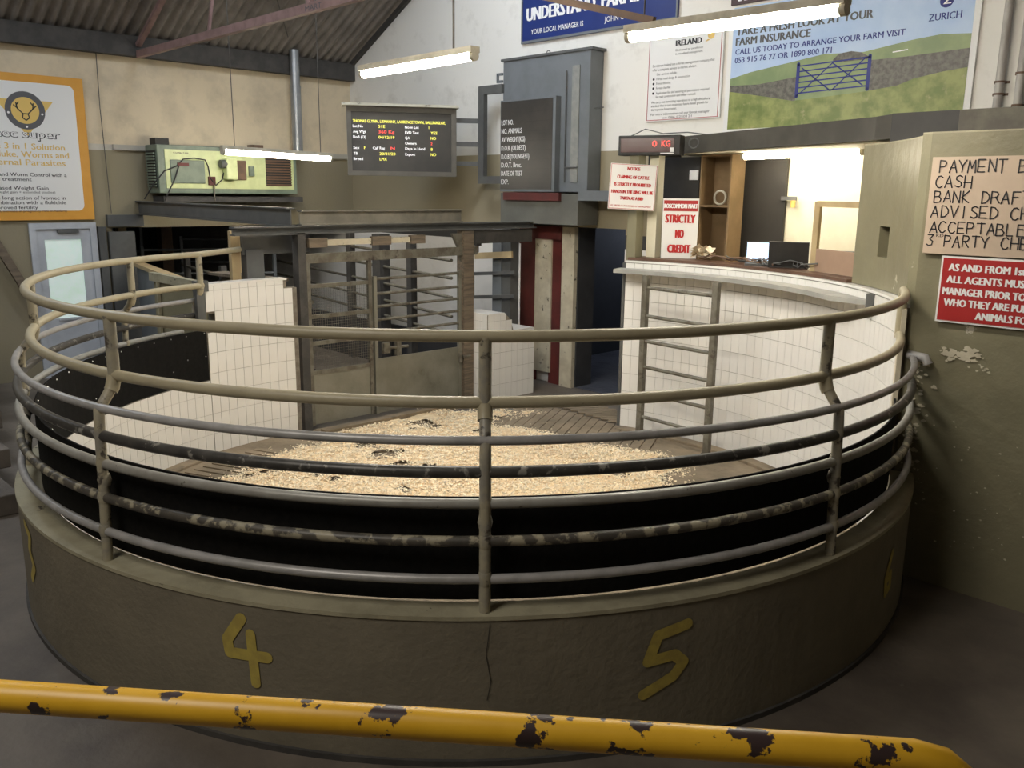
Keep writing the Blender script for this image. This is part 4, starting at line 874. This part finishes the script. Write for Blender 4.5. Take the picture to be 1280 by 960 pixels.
tag(MB().box(6.80, 7.26, -.46, -.40, 1.6, 2.94).build('backing_board', M_black), 'black board behind the no credit notice', 'panel')
tag(MB().box(7.14, 7.25, -.475, -.46, 2.70, 2.80).build('light_switch', M_white, bevel=.004), 'cream light switch box on the black board', 'switch')
shf = thing('wooden_shelf_unit', 'open brown wooden shelf unit inside the rostrum', 'shelf unit', (7.27, -.46, 1.6))

MW = mat('brown_plywood', (.25, .165, .085), (.19, .125, .06), 3, rough=.6)
MB().box(0, .38, .24, .26, 0, 1.36).build('back', MW, shf)
MB().box(0, .02, 0, .24, 0, 1.36).build('side', MW, shf); MB().box(.36, .38, .0, .24, 0, 1.36).build('side', MW, shf); MB().box(.02, .36, 0, .24, 1.34, 1.36).build('top', MW, shf)
MB().box(.02, .36, 0, .24, .82, .84).build('shelf', MW, shf)
tag(MB().tube([(7.48 + .07 * math.cos(t * PI / 8), -.38, 2.52 + .07 * math.sin(t * PI / 8)) for t in range(17)], .012, 6).build('cable_coil', M_fit), 'small coil of cable on the wooden shelf', 'cable')
db = thing('dark_door', 'dark brown flush door panel standing in the rostrum back wall', 'door', (7.50, -.105, 1.3))
MB().box(0, .58, 0, .04, 0, 1.62).build('leaf', M_dkpanel, db)
MB().box(.55, .72, -.03, -.01, 1.20, 1.24).build('hasp', M_steel, db)
MB().tube([(.69, -.03, 1.13), (.69, -.03, 1.20)], .025, 10).build('padlock', M_goldl, db)
# NOTICE sign
def face_sign(name, label, loc, rz, wd, ht_, m, tilt=0):
    o = thing(name, label, 'sign', loc, rz); o.rotation_euler = (0, tilt, rz); MB().box(0, wd, 0, .012, 0, ht_).build('board', m, o, bevel=.002); return o
o = face_sign('cattle_notice', 'white notice in red capitals about claiming of cattle on the olive post', (6.735, -1.33, 2.395), rad(44), .485, .465, M_signw, rad(2.5))
MB().box(.006, .479, -.002, 0, .006, .010).box(.006, .479, -.002, 0, .455, .459).box(.006, .010, -.002, 0, .006, .459).box(.475, .479, -.002, 0, .006, .459).build('red_border', M_letred, o)
text([('NOTICE', .24, .40, .034, .13, 'c', .03), ('CLAIMING OF CATTLE', .24, .315, .034, .33, 'c', .03), ('IS STRICTLY PROHIBITED', .24, .24, .034, .38, 'c', .03), ('HANDS IN THE RING WILL BE', .24, .165, .034, .43, 'c', .03), ('TAKEN AS A BID', .24, .10, .034, .24, 'c', .03), ('BY ORDER OF THE BOARD OF MANAGEMENT', .24, .03, .016, .42, 'c', .02)], M_letred, o, y=-.003)
o = face_sign('no_credit_notice', 'white notice with bold red strictly no credit leaning in the rostrum', (7.15, -.93, 1.887), rad(38), .37, .62, M_signw, 0)
MB().box(.01, .36, -.002, 0, .49, .60).build('red_band', M_signred, o)
text([('ROSCOMMON MART', .185, .52, .045, .34, 'c', .03)], M_letw, o, 'white_lettering', -.004)
text([('STRICTLY', .185, .37, .085, .30, 'c', .03), ('NO', .185, .215, .085, .08, 'c', .03), ('CREDIT', .185, .06, .085, .23, 'c', .03)], M_letred, o, y=-.003)
# digital weight display
wd_ = thing('weight_display', 'black digital weight indicator with red digits above the cattle notice', 'display', (6.70, -1.15, 2.94), rad(20))
MB().box(0, .66, 0, .18, 0, .20).build('housing', M_black, wd_, bevel=.006)
MB().box(.03, .60, -.006, 0, .03, .17).build('red_window', mat('red_filter', (.06, .012, .012), rough=.25), wd_)
text([('0', .37, .085, .06, .05, 'l', .02), ('KG', .47, .085, .06, .09, 'l', .02)], M_edr, wd_, 'lit_digits', -.009)
MB().box(.46, .60, -.008, -.004, .012, .024).box(.56, .60, -.008, -.004, .03, .075).build('maker_label', M_signw, wd_)
MB().tube([(.78 + .05 * math.cos(t * PI / 6), .08, .12 + .05 * math.sin(t * PI / 6)) for t in range(13)], .008, 6).build('cable_loop', M_steel, wd_)
MB().tube([(.1, .1, .2), (.25, .12, .27), (.45, .1, .22), (.7, .12, .23), (.95, .16, .2)], .006, 6).build('cable', M_steel, wd_)
# laptops, clutter
lp = thing('laptop', 'open laptop with bright blue-white screen on the counter', 'laptop', (8.12, -.86, 1.887), rad(30))
MB().box(0, .30, -.20, 0, 0, .018).build('keyboard_base', M_steel, lp)
MB().prism([(0, .01), (.012, .01), (.072, .215), (.06, .22)], 'x', 0, .30).build('lid', M_black, lp)
MB().quad((.012, .0005, .03), (.288, .0005, .03), (.288, .054, .208), (.012, .054, .208)).build('screen', M_scr, lp)
bpy.data.objects['screen.001'].location = (0, -.004, 0) if 'screen.001' in bpy.data.objects else (0, 0, 0)
lp2 = thing('laptop', 'open black laptop seen from behind on the counter', 'laptop', (8.47, -1.03, 1.887), rad(22))
MB().box(0, .36, 0, .22, 0, .02).build('keyboard_base', M_black, lp2)
MB().prism([(-.0, .015), (.014, .015), (-.03, .245), (-.044, .24)], 'x', 0, .36).build('lid', M_black, lp2)
random.seed(3)
for k in range(7):
    pts = []; a0 = random.uniform(78, 92)
    for t in range(9): pts.append(R(3.2 + .07 * math.sin(t * 1.3 + k) , a0 - t * 1.7 + random.uniform(-.6, .6), 1.90 + abs(math.sin(t * .9 + k * 2)) * random.uniform(.02, .07)))
    tag(MB().tube(pts, .007, 6).build('tangled_cable', M_brown if k % 2 else M_steel), 'tangled cable lying on the counter before the shelf unit', 'cable', 'tangled cables on the counter')
pb = MB(); random.seed(5)
for k in range(22):
    c = Vector(R(3.28, 92.5 + random.uniform(-2.2, 2.2), 1.93 + random.uniform(0, .09))); a = random.uniform(0, PI); u = Vector((math.cos(a), math.sin(a), random.uniform(-.4, .4))) * .04; v = Vector((-math.sin(a), math.cos(a), random.uniform(-.5, .5))) * .03
    pb.quad(c - u - v, c + u - v + Vector((0, 0, .02)), c + u + v, c - u + v - Vector((0, 0, .02)))
tag(pb.build('crumpled_papers', mat('crumpled_paper', (.75, .68, .52), (.62, .50, .36), 30, rough=.8), fix=False), 'crumpled cream papers heaped on the counter by the shelf unit', 'papers')
pt = thing('window_partition', 'pale timber window frame with pinkish lower panel at the right of the counter', 'partition')
a_, b_2 = Vector(R(3.22, 67.5, 1.887)), Vector(R(3.22, 55.5, 1.887))
Z = lambda z: Vector((0, 0, z - 1.887))
MB().bar(a_, a_ + Z(2.50), .05, .05).build('stile', M_lwood, pt)
MB().bar(a_ + Z(2.48), b_2 + Z(2.48), .04, .05).build('head_rail', M_lwood, pt)
MB().bar(a_ + Z(1.99), b_2 + Z(1.99), .02, .20).build('lower_panel', mat('pinkish_board', (.40, .27, .19), (.36, .24, .17), 3, rough=.6), pt)
cc = thing('office_chair', 'grey chair back showing behind the pinkish panel', 'chair', (8.72, -.55, 1.30), rad(20))
MB().box(0, .36, 0, .05, .40, .74).build('backrest', M_steel, cc, bevel=.02)
MB().box(0, .36, -.36, 0, .30, .36).build('seat', M_steel, cc, bevel=.01)
MB().tube([(.18, -.15, .0), (.18, -.15, .3)], .03, 8).tube([(.18, .02, .33), (.18, .03, .5)], .02, 8).build('stem', M_black, cc)
tv = thing('computer_monitor', 'black computer monitor at the right end of the rostrum', 'monitor', (9.30, -.95, 1.9), rad(30))
MB().box(0, .30, 0, .04, .05, .32).build('screen_housing', M_black, tv); MB().box(.10, .20, .02, .05, -.05, .06).box(.04, .26, -.04, .10, -.6, -.05).build('stand', M_black, tv)

# ------------------------------------------------------------------ yellow barrier in the foreground
yb = thing('yellow_barrier', 'chipped yellow painted pipe barrier in front of the ring', 'barrier')
A, B = Vector((10.55, -8.40, 1.55)), Vector((12.22, -6.955, 1.55))
d = (B - A).normalized(); s_ = Vector((.72, -.69, 0)).normalized()
pts = [A + (B - A) * i / 8 for i in range(9)] + [B + d * .05 - Vector((0, 0, .012)), B + d * .085 - Vector((0, 0, .04)), B + d * .10 - Vector((0, 0, .09)), B + d * .10 - Vector((0, 0, .7))]
MB().tube(pts, .031, 20).build('handrail', M_yellow, yb)

bpy.data.objects.remove(proto)
